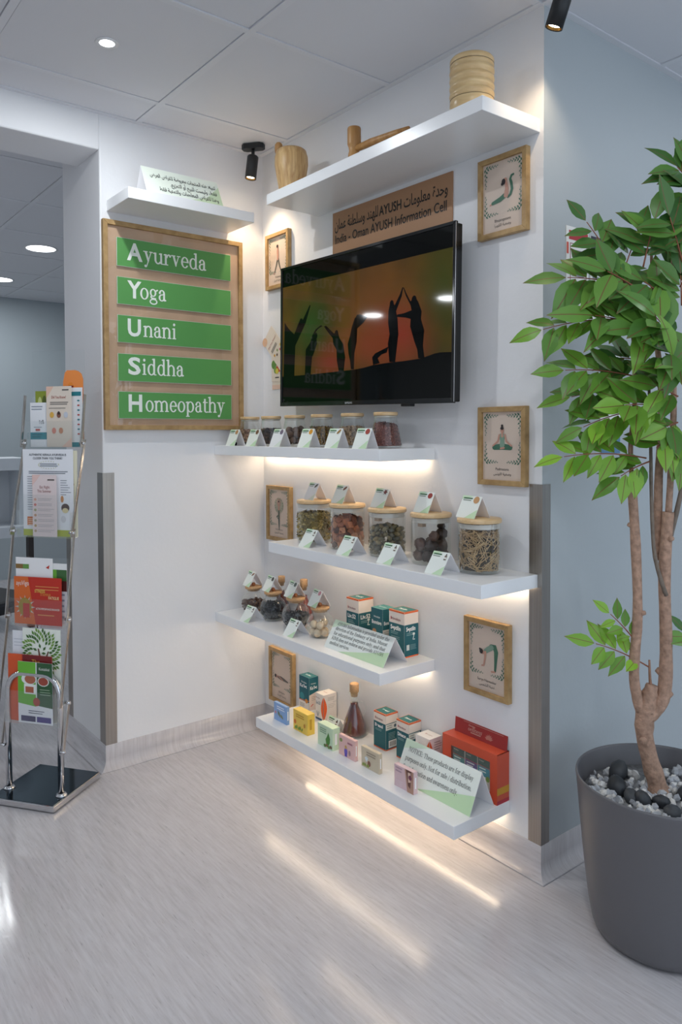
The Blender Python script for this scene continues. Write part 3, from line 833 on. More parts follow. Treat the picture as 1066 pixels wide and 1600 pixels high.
Art().text('SAMSUNG', 0, -b_ + 0.005, 0.007, '#b9bcbe', 0, align='c', width=0.042, bold=0.02).build(tv, (-0.035, -0.1, 0), name='lettering')

# --- framed yoga prints
M_poster = mat('print_beige', '#d2bfaf', 0.55)
GRN, GR2, SKIN, HAIR = '#3f6b55', '#7f9a86', '#c08f7c', '#2b2426'
def border(a, w, h):
    for sx in (-1, 1):
        for sy in (0, 1):
            cx, cy = sx * (w / 2 - 0.011), (h - 0.012 if sy else 0.057)
            dy = -1 if sy else 1
            for k in range(9):
                t = k / 8
                s = 0.0125 * (1 - 0.5 * t)
                a.leaf(cx - sx * t * 0.045, cy, s, s * .25, math.atan2(dy * (1 if k % 2 else -.7), -sx * .9), GRN if k < 4 else '#6d8373', 0)
                a.leaf(cx, cy + dy * t * 0.058, s, s * .25, math.atan2(dy, -sx * (1 if k % 2 else -.6)), GRN if k < 4 else '#6d8373', 0)
            a.stroke([(cx, cy), (cx - sx * 0.05, cy)], 0.0009, '#6d8373', 0)
            a.stroke([(cx, cy), (cx, cy + dy * 0.064)], 0.0009, '#6d8373', 0)

def yoga(x0, x1, z0, z1, label, draw, cap, cap2):
    w, h = x1 - x0, z1 - z0
    t = thing('picture_frame', label, 'framed print', ((x0 + x1) / 2, -0.0005, z0), 0, 'framed yoga pose prints')
    frame_rails(t, w, h, 0.0165, 0.02, M_oak, h / 2)
    iw, ih = w - 0.033, h - 0.033
    p = MB().box(-iw / 2 - 0.003, -0.011, 0.0135, iw / 2 + 0.003, -0.006, h - 0.0135).obj('poster', M_poster, t)
    a = Art()
    border(a, iw, ih)
    draw(a)
    a.text(cap, 0, 0.031, 0.0085, '#4a4644', 1, align='c')
    a.text(arabic(cap2), 0, 0.016, 0.0085, '#4a4644', 1, align='c')
    a.build(p, (0, -0.011, 0.0165))
    return t
def d_cobra(a):
    a.stroke([(-.05, .088), (-.038, .092)], [.005, .007], SKIN, 1)
    a.stroke([(-.04, .092), (-.01, .098), (.012, .108)], [.011, .016, .017], GRN, 1)
    a.stroke([(.012, .106), (.016, .125), (.014, .142)], [.015, .014, .01], SKIN, 2)
    a.stroke([(.017, .134), (.02, .115), (.018, .1)], [.006, .005, .005], SKIN, 2)
    a.ell(.01, .151, .008, .0095, SKIN, 3); a.ell(.004, .149, .0075, .0095, HAIR, 4); a.ell(-.001, .143, .005, .005, HAIR, 4)
    a.stroke([(.02, .098), (.03, .105), (.036, .12), (.033, .14), (.029, .152), (.034, .162), (.041, .163)], [.006, .009, .01, .01, .009, .008, .007], GRN, 1)
def d_lotus(a):
    a.stroke([(-.032, .103), (0, .106), (.032, .103)], [.016, .02, .016], GRN, 1)
    a.stroke([(0, .11), (0, .125), (0, .138)], [.02, .016, .022], GR2, 2)
    a.stroke([(0, .138), (0, .15)], .008, SKIN, 2)
    for s in (-1, 1):
        a.stroke([(s * .011, .142), (s * .017, .122), (s * .037, .108)], [.007, .006, .005], SKIN, 3)
    a.stroke([(-.006, .1), (.008, .102)], .006, SKIN, 3)
    a.ell(0, .157, .0068, .0085, SKIN, 4); a.ell(0, .163, .0068, .005, HAIR, 5); a.ell(0, .171, .004, .0045, HAIR, 5)
def d_bend(a):
    a.stroke([(.034, .074), (.036, .1), (.038, .135), (.032, .15), (.018, .148)], [.008, .011, .017, .02, .018], GRN, 1)
    a.stroke([(.02, .147), (.004, .137), (-.008, .128)], [.018, .017, .014], GR2, 2)
    a.stroke([(-.006, .127), (-.008, .105), (-.012, .085)], [.009, .007, .006], SKIN, 2)
    a.stroke([(-.012, .083), (-.02, .081)], .005, SKIN, 2); a.stroke([(.033, .071), (.02, .069)], .006, SKIN, 2)
    a.ell(-.018, .125, .0075, .0075, SKIN, 3); a.ell(-.023, .127, .0075, .0085, HAIR, 4); a.ell(-.028, .133, .004, .004, HAIR, 4)
def d_walk(a):
    a.stroke([(.0, .115), (-.012, .085), (-.026, .055)], [.012, .009, .006], '#5f5a52', 1)
    a.stroke([(.002, .115), (.012, .085), (.024, .058)], [.012, .009, .006], '#5f5a52', 1)
    a.stroke([(0, .112), (0, .13), (.0, .15)], [.013, .013, .014], SKIN, 2); a.stroke([(.006, .15), (.007, .118)], .004, SKIN, 3)
    a.ell(0, .165, .007, .009, SKIN, 3); a.ell(-.001, .168, .0075, .007, HAIR, 4)
    a.stroke([(-.026, .053), (-.03, .051)], .005, SKIN, 1); a.stroke([(.024, .057), (.031, .052)], .005, SKIN, 1)
def d_tree(a):
    a.ell(0, .142, .037, .036, '#b9ad97', 0); a.ell(-.014, .135, .02, .024, '#a9a48f', 1); a.ell(.016, .14, .019, .024, '#a9a48f', 1)
    for k in range(14):
        t = k * 2.4
        a.leaf(.026 * math.cos(t), .145 + .022 * math.sin(t), .011, .003, t, '#7f8a76', 2)
    a.stroke([(0, .125), (0, .1), (.001, .06), (.002, .035)], [.012, .014, .009, .005], '#4d564c', 2)
    a.stroke([(0, .1), (-.018, .09), (-.004, .083)], [.009, .008, .006], '#4d564c', 2)
    a.stroke([(0, .126), (0, .148)], [.012, .01], SKIN, 3); a.ell(0, .154, .006, .007, SKIN, 4); a.ell(0, .16, .005, .004, HAIR, 5)
    a.stroke([(-.007, .142), (-.013, .152), (-.003, .17)], .004, SKIN, 3); a.stroke([(.007, .142), (.013, .152), (.003, .17)], .004, SKIN, 3)
def d_corpse(a):
    a.stroke([(-.03, .1), (-.005, .099), (.02, .097), (.05, .093)], [.01, .017, .013, .006], '#6e655d', 1)
    a.stroke([(-.026, .105), (.01, .092)], .005, SKIN, 2); a.ell(-.042, .101, .009, .008, SKIN, 2); a.ell(-.048, .102, .007, .008, HAIR, 3)
yoga(1.3074, 1.4985, 1.9612, 2.2121, 'framed cobra pose print right of the heading board, under the top shelf', d_cobra, 'Bhujangasana', 'وضعية الكوبرا')
yoga(1.309, 1.498, 1.1842, 1.4317, 'framed seated lotus pose print right of the television corner', d_lotus, 'Padmasana', 'وضعية اللوتس')
yoga(1.25, 1.436, 0.4995, 0.7480, 'framed forward-bend pose print under the row of big jars', d_bend, 'Surya Namaskar', 'تحية الشمس')
yoga(0.0515, 0.2340, 1.9915, 2.2360, 'framed walking pose print partly behind the television in the corner', d_walk, 'Tadasana', 'وضعية الجبل')
yoga(0.0465, 0.2355, 0.8690, 1.1150, 'framed tree pose print in the corner beside the big jars', d_tree, 'Vrikshasana', 'وضعية الشجرة')
yoga(0.0593, 0.2500, 0.1370, 0.3818, 'framed lying pose print in the corner behind the lowest shelf', d_corpse, 'Shavasana', 'وضعية الجثة')

# --- leaflets pinned behind the television
def leaflet_wall(x, z, w, h, rot, y, label, fn):
    t = MB().box(-w / 2, -0.0012, -h / 2, w / 2, 0, h / 2).obj('leaflet', mat('leaflet_cream', '#e6d9c8', 0.45), None, (x, y, z))
    t.rotation_euler = (0, -rot, 0)
    tag(t, label, 'leaflet', 'leaflets pinned behind the television')
    a = Art(); fn(a, w, h); a.build(t, (-w / 2, -0.0012, -h / 2))
def f1(a, w, h):
    a.ell(.012, h - .012, .02, .02, '#dfb491', 0)
    a.text('Did You Know?', w / 2, h - .062, .009, '#a8564a', 1, align='c')
    a.lines(.015, w - .015, h - .085, 2, .009, .004, '#6b645e', 1)
    for k in range(5):
        a.ell(.02 + .016 * k, .085 - .013 * (k % 2), .006, .006, ('#d9a441', '#6a4a35', '#8fa061', '#cc7777', '#e0c070')[k], 1)
def f2(a, w, h):
    for x, z, r, c in ((.02, .075, .02, '#5f8c3e'), (.035, .05, .016, '#7da04c'), (.06, .06, .02, '#c8372c'), (.085, .07, .018, '#d75a3a'), (.05, .085, .016, '#3f6e2c'), (.045, .045, .013, '#d8c84c')):
        a.ell(x, z, r, r, c, 1)
    a.rect(.03, .014, .06, .019, '#3b3733', 1)
def f3(a, w, h):
    a.rect(0, 0, w, .02, '#e7c7b4', 0)
leaflet_wall(0.113, 1.73, 0.1, 0.2, math.radians(46), -0.004, 'cream leaflet tilted diagonally at the left edge of the television', f1)
leaflet_wall(0.128, 1.668, 0.106, 0.17, 0, -0.0025, 'leaflet printed with vegetables tucked behind the television', f2)
leaflet_wall(0.129, 1.63, 0.104, 0.166, 0, -0.001, 'lowest pale leaflet peeking out beneath the vegetable leaflet', f3)

# --- notices on the passage wall, behind the plant
def wall_sheet(y0, y1, z0, z1, label, fn, off=0.0005):
    t = MB().box(0, 0, 0, 0.002, y1 - y0, z1 - z0).obj('notice_sheet', M_paper, None, (WR + off, y0, z0))
    tag(t, label, 'notice', 'notices on the passage wall')
    a = Art(); fn(a, y1 - y0, z1 - z0); a.build(t, (0.002, 0, 0), (0, 1, 0), (0, 0, 1))
def n1(a, w, h):
    a.rect(.012, h - .04, w - .004, h - .012, '#b3202c', 0); a.rect(.018, .02, w - .01, h - .05, '#8c2a3f', 0); a.rect(.0205, .0225, w - .0125, h - .0525, '#f3f1ef', 1)
    a.lines(.028, w - .02, h - .075, 9, .019, .006, '#8d8890', 2)
    a.rect(0, h - .085, .01, h - .05, '#d4503c', 1)
def n2(a, w, h):
    a.rect(0, h - .04, w, h, '#2a2b3a', 0); a.lines(.01, w - .01, h - .06, 10, .018, .006, '#7a7f8c', 1); a.rect(.01, h * .3, w - .01, h * .45, '#3d4a66', 1)
def n3(a, w, h):
    a.lines(.012, w - .01, h - .035, 3, .022, .009, '#2d3036', 1); a.rect(0, 0, w, .1, '#5f86a8', 0)
wall_sheet(0.112, 0.228, 1.70, 1.984, 'white notice with a red heading behind the plant leaves', n1)
wall_sheet(0.240, 0.352, 1.70, 1.972, 'white notice with a dark heading beside the red-headed notice', n2)
wall_sheet(0.300, 0.415, 1.28, 1.625, 'white and blue notice lower behind the plant leaves', n3)
# ------------------------------------------------------------------ things on the shelves
M_card = mat('white_card', '#f4f3f5', 0.55)
M_bamboo = wood('bamboo_lid', '#d2ad7c', '#e6c99d', (60, 8, 60), 0.45)
M_cork = mat('cork', '#c9a074', 0.8, vary=0.16, vscale=180)
M_glass = clear('jar_glass', '#fbfdfd', 0.035, 0.015, 0.6)
M_seal = mat('silicone_ring', '#cfc8bd', 0.5)
M_mint = '#bfe0b4'

def tent(x, y, z, w, h, d, label, group, fn=None, rotz=0.0, tint=None):
    """folded card: ridge along local x, front leg at -d/2"""
    t = 0.0011
    me = MB()
    for s in (-1, 1):
        dy, dz = s * d / 2, h
        n = Vector((0, s * h, d / 2)).normalized() * t
        vs = [(-w / 2, dy, 0), (w / 2, dy, 0), (w / 2, 0, h), (-w / 2, 0, h)]
        me.add(vs + [(p[0], p[1] - n.y, max(0.0, p[2] - n.z)) for p in vs], [(0, 1, 2, 3), (7, 6, 5, 4), (0, 4, 5, 1), (1, 5, 6, 2), (2, 6, 7, 3), (3, 7, 4, 0)])
    o = tag(me.obj('tent_card', M_card, None, (x, y, z), rotz), label, 'tent card', group)
    if fn:
        a = Art()
        sl = math.hypot(d / 2, h)
        fn(a, w, sl)
        a.build(o, (-w / 2, -d / 2, 0), (1, 0, 0), (0, d / 2, h))
    return o

def small_card(c1, hue, pic):
    def fn(a, w, h):
        a.rect(0, 0, w, h, '#f1f6ef' if hue == 'g' else '#f1f2f3', 0)
        a.poly([(w * .45, 0), (w, 0), (w, h * .42)], '#cbe6c0' if hue == 'g' else '#dfe9dd', 1)
        a.poly([(0, h), (0, h * .82), (w * .6, h)], '#cfe8c6', 1)
        a.rect(w * .08, h * .855, w * .56, h * .91, '#2f6b3a', 2); a.rect(w * .08, h * .775, w * .5, h * .81, '#7c8a7c', 2)
        if pic == 'disc':
            a.ell(w * .78, h * .83, w * .15, w * .14, c1, 3)
        elif pic == 'bottle':
            a.rect(w * .76, h * .66, w * .9, h * .86, c1, 3); a.rect(w * .8, h * .86, w * .86, h * .93, '#4b4b4b', 3); a.rect(w * .76, h * .71, w * .9, h * .78, '#f6f4ee', 4)
        elif pic == 'star':
            for k in range(6):
                a.leaf(w * .78, h * .82, w * .17, w * .04, k * math.pi / 3, c1, 3)
        else:
            a.ell(w * .78, h * .83, w * .17, w * .07, c1, 3, 0.7)
        # the square code field is left empty
    return fn

# --- six tapered jars under the television
def tapered_jar(x, y, z, label):
    t = thing('tapered_jar', label, 'jar', (x, y, z), 0, 'tapered jars under the television')
    MB().lathe([(0.0, 0.002), (0.054, 0.002), (0.0585, 0.006), (0.0585, 0.012), (0.0405, 0.104), (0.0405, 0.115)], 32, cap=False).obj('glass_body', M_glass, t)
    l = MB().lathe([(0.0, 0.113), (0.041, 0.113), (0.0425, 0.115), (0.0425, 0.123), (0.041, 0.125), (0.0, 0.125)], 32).obj('lid', M_bamboo, t)
    MB().lathe([(0.0375, 0.106), (0.0385, 0.108), (0.0375, 0.113), (0.035, 0.113)], 28, cap=False).obj('seal', M_seal, l)
    return t

def core(mb, prof, mi=0, n=24):
    mb.lathe(prof, n, mi)

def bits(mb, n, rfun, z0, z1, size, nm, top=0.25, flat=1.0, lng=1.0):
    """small irregular pieces over the outside and top of a heap"""
    for k in range(n):
        if random.random() < top:
            a = random.random() * 6.283; r = rfun(z1) * math.sqrt(random.random()) * .96; z = z1 + random.uniform(-.3, .6) * size
        else:
            z = random.uniform(z0, z1); a = random.random() * 6.283; r = rfun(z) - size * random.uniform(.1, .8)
        p = Vector((r * math.cos(a), r * math.sin(a), z))
        R = Matrix.Rotation(random.random() * 6.28, 3, 'Z') @ Matrix.Rotation(random.random() * 6.28, 3, 'X') @ Matrix.Rotation(random.random() * 6.28, 3, 'Y')
        s = size * random.uniform(.7, 1.3)
        vs = [p + R @ Vector(v) for v in ((s * lng, 0, 0), (-s * lng, 0, 0), (0, s, 0), (0, -s, 0), (0, 0, s * flat), (0, 0, -s * flat))]
        mb.add(vs, [(0, 2, 4), (2, 1, 4), (1, 3, 4), (3, 0, 4), (2, 0, 5), (1, 2, 5), (3, 1, 5), (0, 3, 5)], random.randrange(nm))

Z2 = SH[2][1]; Z3 = SH[3][1]; Z4 = SH[4][1]; Z5 = SH[5][1]
JX = [0.0765, 0.247, 0.4226, 0.6057, 0.794, 0.977]
JL = ['tapered jar of pale brown kernels nearest the wall corner', 'tapered jar of dark dried petals, second from the corner', 'tapered jar of whole round nutmegs under the television',
      'tapered jar of golden brown dried flowers, fourth from the corner', 'tapered jar of pale beige root shavings, fifth from the corner', 'tapered jar of reddish brown seeds at the right end']
JC = [None, None, None, None, None, None]
for x, lb in zip(JX, JL):
    tapered_jar(x, -0.12, Z2, lb)
rt_ = lambda z: 0.0555 - (z - 0.013) * (0.0178 / 0.091) - 0.0008
def heap(x, y, z, rf, z0, z1, cols, size, n, label, cat, slope=0.0, flat=1.0, lng=1.0, name='spice_heap', top=.25):
    mb = MB()
    st = [z0 + (z1 - z0) * k / 5 for k in range(6)]
    mb.lathe([(0.0, z0)] + [(rf(q) - 0.0012 - size * .3, q) for q in st] + [(0.0, z1 + 0.002)], 20, 0)
    bits(mb, n, rf, z0 + size, z1, size, len(cols), top, flat, lng)
    if slope:
        mb.v = [(a, b, c + slope * (a * 0.6 - b * 0.3) * max(0, (c - z0) / (z1 - z0))) for a, b, c in mb.v]
    o = mb.obj(name, [mat('spice_' + c.strip('#'), c, 0.7) for c in cols], None, (x, y, z), fix=False)
    tag(o, label, cat)
    return stuff(o)
heap(JX[0], -.12, Z2, rt_, .008, .066, ['#8a6a55', '#a8866c', '#70503f', '#b79a7e'], .0045, 500, 'pale brown kernels filling the first tapered jar', 'spice')
heap(JX[1], -.12, Z2, rt_, .008, .068, ['#3a3030', '#2b2528', '#54403a', '#6b5146'], .005, 500, 'dark dried petals filling the second tapered jar', 'spice', flat=.3, lng=1.4)
heap(JX[3], -.12, Z2, rt_, .008, .072, ['#6e5221', '#8f6d2f', '#4e3a1a', '#a8843f'], .0055, 520, 'golden brown dried flowers filling the fourth tapered jar', 'spice', flat=.4, lng=1.4)
heap(JX[4], -.12, Z2, rt_, .008, .072, ['#8f7355', '#a98d6b', '#6e5640', '#bba083'], .005, 520, 'pale root shavings filling the fifth tapered jar', 'spice', flat=.4, lng=1.5)
heap(JX[5], -.12, Z2, rt_, .008, .079, ['#74413a', '#8d564c', '#5c3430', '#a06d61'], .0026, 1100, 'reddish brown seeds heaped steeply in the sixth tapered jar', 'seeds', slope=-.45)
# whole nutmegs
M_nut = mat('nutmeg', '#6b5346', 0.75, vary=0.25, vscale=60)
def blob(name, r, m, seed, sq=(1, 1, 1), rough=0.08, sub=2):
    bm = bmesh.new()
    bmesh.ops.create_icosphere(bm, subdivisions=sub, radius=r)
    rg = random.Random(seed)
    for v in bm.verts:
        k = 1 + rg.uniform(-rough, rough)
        v.co = Vector((v.co.x * sq[0] * k, v.co.y * sq[1] * k, v.co.z * sq[2] * k))
    me = bpy.data.meshes.new(name); bm.to_mesh(me); bm.free()
    me.materials.append(m)
    for p in me.polygons:
        p.use_smooth = True
    return me
nut = [blob('nutmeg', 0.0155, M_nut, k, (1, .88, .88), .03) for k in range(3)]
k = 0
for lay, (zz, rr, n) in enumerate(((.0225, .037, 8), (.046, .034, 8), (.067, .026, 5))):
    for i in range(n + (1 if lay < 2 else 0)):
        a = 2 * math.pi * i / n + lay * .4
        r = rr if i < n else 0.0
        o = link('nutmeg', nut[k % 3], None, (JX[2] + r * math.cos(a), -.12 + r * math.sin(a), Z2 + zz + random.uniform(-.003, .003)))
        o.rotation_euler = (random.random() * 3, random.random() * 3, random.random() * 3)
        tag(o, 'whole brown nutmeg heaped inside the third tapered jar', 'nutmeg', 'nutmegs in the tapered jar'); k += 1
CX = [0.128, 0.292, 0.471, 0.6645, 0.833, 0.989]
CC = [('#b98a5a', 'g', 'disc'), ('#7d5a42', 'g', 'disc'), ('#7a6e80', 'w', 'disc'), ('#d79a2f', 'g', 'disc'), ('#a07a45', 'g', 'oval'), ('#a8463c', 'g', 'disc')]
CN = ['nearest the corner', 'second from the corner', 'greyer, third from the corner', 'with an orange picture', 'with an oval tan picture', 'with a red disc picture at the right end']
for x, c, n in zip(CX, CC, CN):
    tent(x, -0.224, Z2, 0.074, 0.069, 0.056, 'folded card before the tapered jars, ' + n, 'folded cards in front of the tapered jars', small_card(*c))
dish = thing('black_tray', 'black flat tray lying at the left end under the television', 'tray', (0.062, -0.17, Z2), 0.1)
MB().lathe([(0.0, 0.0), (0.04, 0.0), (0.052, 0.012), (0.05, 0.014), (0.038, 0.004), (0.0, 0.004)], 24).obj('body', M_black, dish)

# --- five big jars with bamboo lids
BX = [0.545, 0.755, 0.972, 1.183, 1.388]
BY = [-0.115, -0.115, -0.11, -0.105, -0.101]
BL = ['tall straight jar of dried green-brown herbs, leftmost of the five', 'tall straight jar of reddish bark chips, second of the five', 'tall straight jar of wrinkled grey-green pods, middle of the five',
      'tall straight jar of dark brown resin lumps, fourth of the five', 'tall straight jar of tangled straw-coloured twigs, rightmost of the five']
JH, JR = 0.166, 0.0655
def big_jar(x, y, z, label):
    t = thing('storage_jar', label, 'jar', (x, y, z), 0, 'big bamboo-lidded jars')
    MB().lathe([(0.0, 0.002), (JR - .006, 0.002), (JR, 0.008), (JR, JH - .013)], 40, cap=False).obj('glass_body', M_glass, t)
    l = MB().lathe([(0.0, JH - .0125), (JR + .002, JH - .0125), (JR + .003, JH - .011), (JR + .003, JH - .003), (JR + .0015, JH), (0.0, JH)], 40).obj('lid', M_bamboo, t)
    MB().lathe([(JR - .004, JH - .030), (JR - .0025, JH - .027), (JR - .004, JH - .024), (JR - .004, JH - .021), (JR - .0025, JH - .018), (JR - .004, JH - .015)], 36, cap=False).obj('seal', M_seal, l)
    return t
for x, y, lb in zip(BX, BY, BL):
    big_jar(x, y, Z3, lb)
rc_ = lambda z: JR - .003
heap(BX[0], BY[0], Z3, rc_, .008, .112, ['#81703a', '#9c884a', '#625730', '#b09c60', '#c9b272'], .005, 1000, 'dried green-brown herb stalks filling the leftmost big jar', 'herbs', flat=.35, lng=2.2)
# straw twigs
mb = MB()
mb.lathe([(0, .008), (JR - .012, .01), (JR - .012, .105), (0, .112)], 18, 1)
for k in range(620):
    z = random.uniform(.012, .125); a = random.random() * 6.283; r = (JR - .006) * (1 - .22 * random.random() ** 2)
    if random.random() < .25:
        r *= math.sqrt(random.random()); z = random.uniform(.105, .13)
    p = Vector((r * math.cos(a), r * math.sin(a), z))
    tn = Vector((-math.sin(a), math.cos(a), 0)) * random.uniform(-1, 1) + Vector((0, 0, random.uniform(-.8, .8)))
    tn.normalize()
    L = random.uniform(.012, .026)
    p0, p1 = p - tn * L, p + tn * L
    for q in (p0, p1):
        h = math.hypot(q.x, q.y)
        if h > JR - .0035:
            q.x *= (JR - .0035) / h; q.y *= (JR - .0035) / h
        q.z = min(max(q.z, .009), .14)
    mb.tube([p0, p1], random.uniform(.0009, .0018), 4, random.choice((0, 0, 2)))
tw = stuff(tag(mb.obj('dried_twigs', [mat('straw', '#bd9b6e', .75), mat('straw_dark', '#3a2d20', .9), mat('straw_pale', '#cfb187', .75)], None, (BX[4], BY[4], Z3), fix=False), 'tangled straw-coloured twigs filling the rightmost big jar', 'twigs'))
# bark chips, pods and resin: pieces one can count
def chip_mesh(name, m, seed, sx, sy, sz):
    rg = random.Random(seed)
    vs = [((x + rg.uniform(-.25, .25)) * sx, (y + rg.uniform(-.25, .25)) * sy, (z + rg.uniform(-.2, .2)) * sz) for x, y, z in ((-1, -1, -1), (1, -1, -1), (1, 1, -1), (-1, 1, -1), (-1, -1, 1), (1, -1, 1), (1, 1, 1), (-1, 1, 1))]
    return MB().add(vs, [(0, 3, 2, 1), (4, 5, 6, 7), (0, 1, 5, 4), (1, 2, 6, 5), (2, 3, 7, 6), (3, 0, 4, 7)]).mesh(name, m)
def fill(name, meshes, jx, jy, jz, R, size, rings, label, cat, group):
    """rings of pieces against the glass, then the top"""
    k = 0
    for z, r, n in rings:
        for i in range(n):
            a = 2 * math.pi * (i + random.uniform(-.2, .2)) / n + z * 40
            rr = r + random.uniform(-.003, .001)
            o = link(name, meshes[k % len(meshes)], None, (jx + rr * math.cos(a), jy + rr * math.sin(a), jz + z + random.uniform(-.002, .003)))
            o.rotation_euler = (random.uniform(-.6, .6), random.uniform(-.6, .6), a + random.uniform(-.7, .7))
            tag(o, label, cat, group); k += 1
barks = [chip_mesh('bark_chip', mat('bark_%d' % i, c, .8, vary=.2, vscale=80), i, .004 + .003 * (i % 2), .011, .009 + .002 * (i % 3)) for i, c in enumerate(('#94583c', '#ac6a4a', '#7e4836', '#5a3a32', '#bb7f5c'))]
fill('bark_chip', barks, BX[1], BY[1], Z3, JR, .012, [(.018, .052, 13), (.036, .052, 13), (.054, .052, 13), (.072, .052, 13), (.09, .051, 12), (.106, .048, 10), (.112, .026, 7), (.122, .01, 3), (.06, .03, 5), (.03, .03, 5), (.09, .03, 5)], 'reddish bark chip in the second big jar', 'bark chip', 'bark chips in the big jar')
pods = [blob('dried_pod', .0105, mat('pod_%d' % i, c, .85, vary=.25, vscale=120), 40 + i, (1.3, .75, .75), .16) for i, c in enumerate(('#6e6850', '#82775b', '#5b584a', '#8a7850'))]
fill('dried_pod', pods, BX[2], BY[2], Z3, JR, .012, [(.015, .052, 14), (.031, .052, 14), (.047, .052, 14), (.063, .052, 14), (.079, .051, 14), (.094, .05, 12), (.1, .03, 8), (.104, .01, 3), (.07, .03, 6), (.035, .03, 6)], 'wrinkled grey-green dried pod in the middle big jar', 'dried pod', 'dried pods in the big jar')
res = [blob('resin_lump', .02, mat('resin_%d' % i, c, .55, vary=.35, vscale=120), 60 + i, (1.05, 1, .95), .17, 3) for i, c in enumerate(('#452c23', '#573829', '#35241f'))]
lumps = [(.040 * math.cos(1.05 * q + .3 * lv), .040 * math.sin(1.05 * q + .3 * lv), .028 + lv * .034, 1.0) for lv in range(2) for q in range(6)]
lumps += [(0, 0, .03, .95), (0, 0, .066, .95), (.034, .012, .097, .95), (.012, .04, .099, .9), (.036, -.022, .094, .9), (.026, .022, .124, .72)]
for i, (dx, dy, z, s) in enumerate(lumps):
    s *= .93
    o = link('resin_lump', res[i % 3], None, (BX[3] + dx, BY[3] + dy, Z3 + z)); o.scale = (s, s, s); o.rotation_euler = (i, i * 2, i * .7)
    tag(o, 'dark brown resin lump in the fourth big jar', 'resin lump', 'resin lumps in the big jar')
# wooden scoops hanging from the lids
for i in (2, 3):
    MB().box(-.011, -.008, JH - .045, .011, .008, JH - .0125).obj('lid_knob', wood('pale_wood', '#b89b80', '#cbb197', (40, 40, 4)), None, (BX[i] - .012, BY[i] - .03, Z3))
    o = bpy.data.objects['lid_knob' if i == 2 else 'lid_knob.001']
    j = [q for q in bpy.data.objects if q.name.startswith('storage_jar')][i]
    o.parent = j; o.location = (-.012, -.03, 0)
# cards on the lids
LC = [('#5d5a50', 'w', 'oval'), ('#7a4a3a', 'g', 'oval'), ('#7a3d38', 'g', 'star'), ('#9a3c33', 'g', 'disc'), ('#c99a6a', 'g', 'disc')]
LX = [(0.540, -0.105, 0.068, -.05), (0.724, -0.108, 0.068, 0.0), (0.945, -0.103, 0.07, 0.0), (1.162, -0.1, 0.07, 0.0), (1.362, -0.101, 0.084, -0.1)]
LN = ['leftmost big jar', 'second big jar with bark chips', 'middle big jar', 'fourth big jar', 'rightmost big jar']
for (x, y, w, r), c, n in zip(LX, LC, LN):
    tent(x, y, Z3 + JH, w, 0.066, 0.066, 'small folded card standing on the lid of the ' + n, 'folded cards on the big jar lids', small_card(*c), r)
FX = [(0.637, -0.188), (0.874, -0.192), (1.098, -0.197), (1.325, -0.198)]
FN = ['in front of the herb jar', 'in front of the bark chip jar', 'in front of the middle big jar', 'between the last two big jars']
for (x, y), n in zip(FX, FN):
    tent(x, y, Z3, 0.07, 0.063, 0.086, 'folded card with a bottle picture ' + n, 'folded cards at the shelf edge by the big jars', small_card('#7d6f60', 'g', 'bottle'))

# --- four round jars, two flasks, cartons and the disclaimer card
RX = [(0.113, -.13, .054), (0.275, -.133, .056), (0.446, -.136, .058), (0.612, -.137, .054)]
RL = ['small round jar of brown seed pods with cork lid, nearest the corner', 'small round jar of black pieces with cork lid', 'small round jar of grey-black pieces behind a folded card', 'small round jar of pale round galls with cork lid']
def round_jar(x, y, r, label):
    t = thing('round_jar', label, 'jar', (x, y, Z4), 0, 'round cork-lidded jars')
    zc = r * .92
    pr = [(0.0, 0.0015), (r * .62, 0.0015)]
    for k in range(9):
        a = -math.pi * .33 + k / 8 * (math.pi * .33 + math.pi * .34)
        pr.append((r * math.cos(a), zc + r * .95 * math.sin(a)))
    rn = r * .56
    pr += [(rn, zc + r * .86), (rn, zc + r * 1.02), (rn + .003, zc + r * 1.05), (rn - .002, zc + r * 1.05)]
    MB().lathe(pr, 36, cap=False).obj('glass_body', M_glass, t)
    zt = zc + r * 1.05
    l = MB().lathe([(0, zt - .008), (rn - .003, zt - .008), (rn - .002, zt + .0005), (rn + .006, zt + .001), (rn + .007, zt + .009), (rn + .005, zt + .011), (0, zt + .011)], 30).obj('lid', M_cork, t)
    MB().lathe([(0, zt + .0105), (.006, zt + .012), (.0088, zt + .0175), (.0075, zt + .024), (0, zt + .0275)], 16).obj('knob', wood('knob_wood', '#8a4f2c', '#a86a3e', (30, 30, 30)), l)
    return zt
ZT = [round_jar(x, y, r, lb) for (x, y, r), lb in zip(RX, RL)]
def rs_(r): return lambda z: max(.004, math.sqrt(max(1e-6, (r * .985) ** 2 - ((z - r * .92) / .95) ** 2)) - .002)
heap(RX[0][0], RX[0][1], Z4, rs_(.054), .006, .05, ['#5e4032', '#7a5643', '#46312a', '#8a6a55'], .007, 260, 'brown seed pods filling the round jar nearest the corner', 'spice', flat=.7, lng=1.1)
heap(RX[1][0], RX[1][1], Z4, rs_(.056), .006, .068, ['#26262a', '#35363b', '#1d1d20', '#46474d'], .006, 360, 'black pieces filling the second round jar', 'spice', flat=.6, lng=1.1)
heap(RX[2][0], RX[2][1], Z4, rs_(.058), .006, .056, ['#2f3033', '#44454a', '#242427', '#5a5b60'], .0065, 320, 'grey-black pieces filling the third round jar', 'spice', flat=.6, lng=1.1)
gall = [blob('pale_gall', .0165, mat('gall', '#d9c3a5', .8, vary=.15, vscale=50), 80 + k, (1, .95, .92), .06) for k in range(3)]
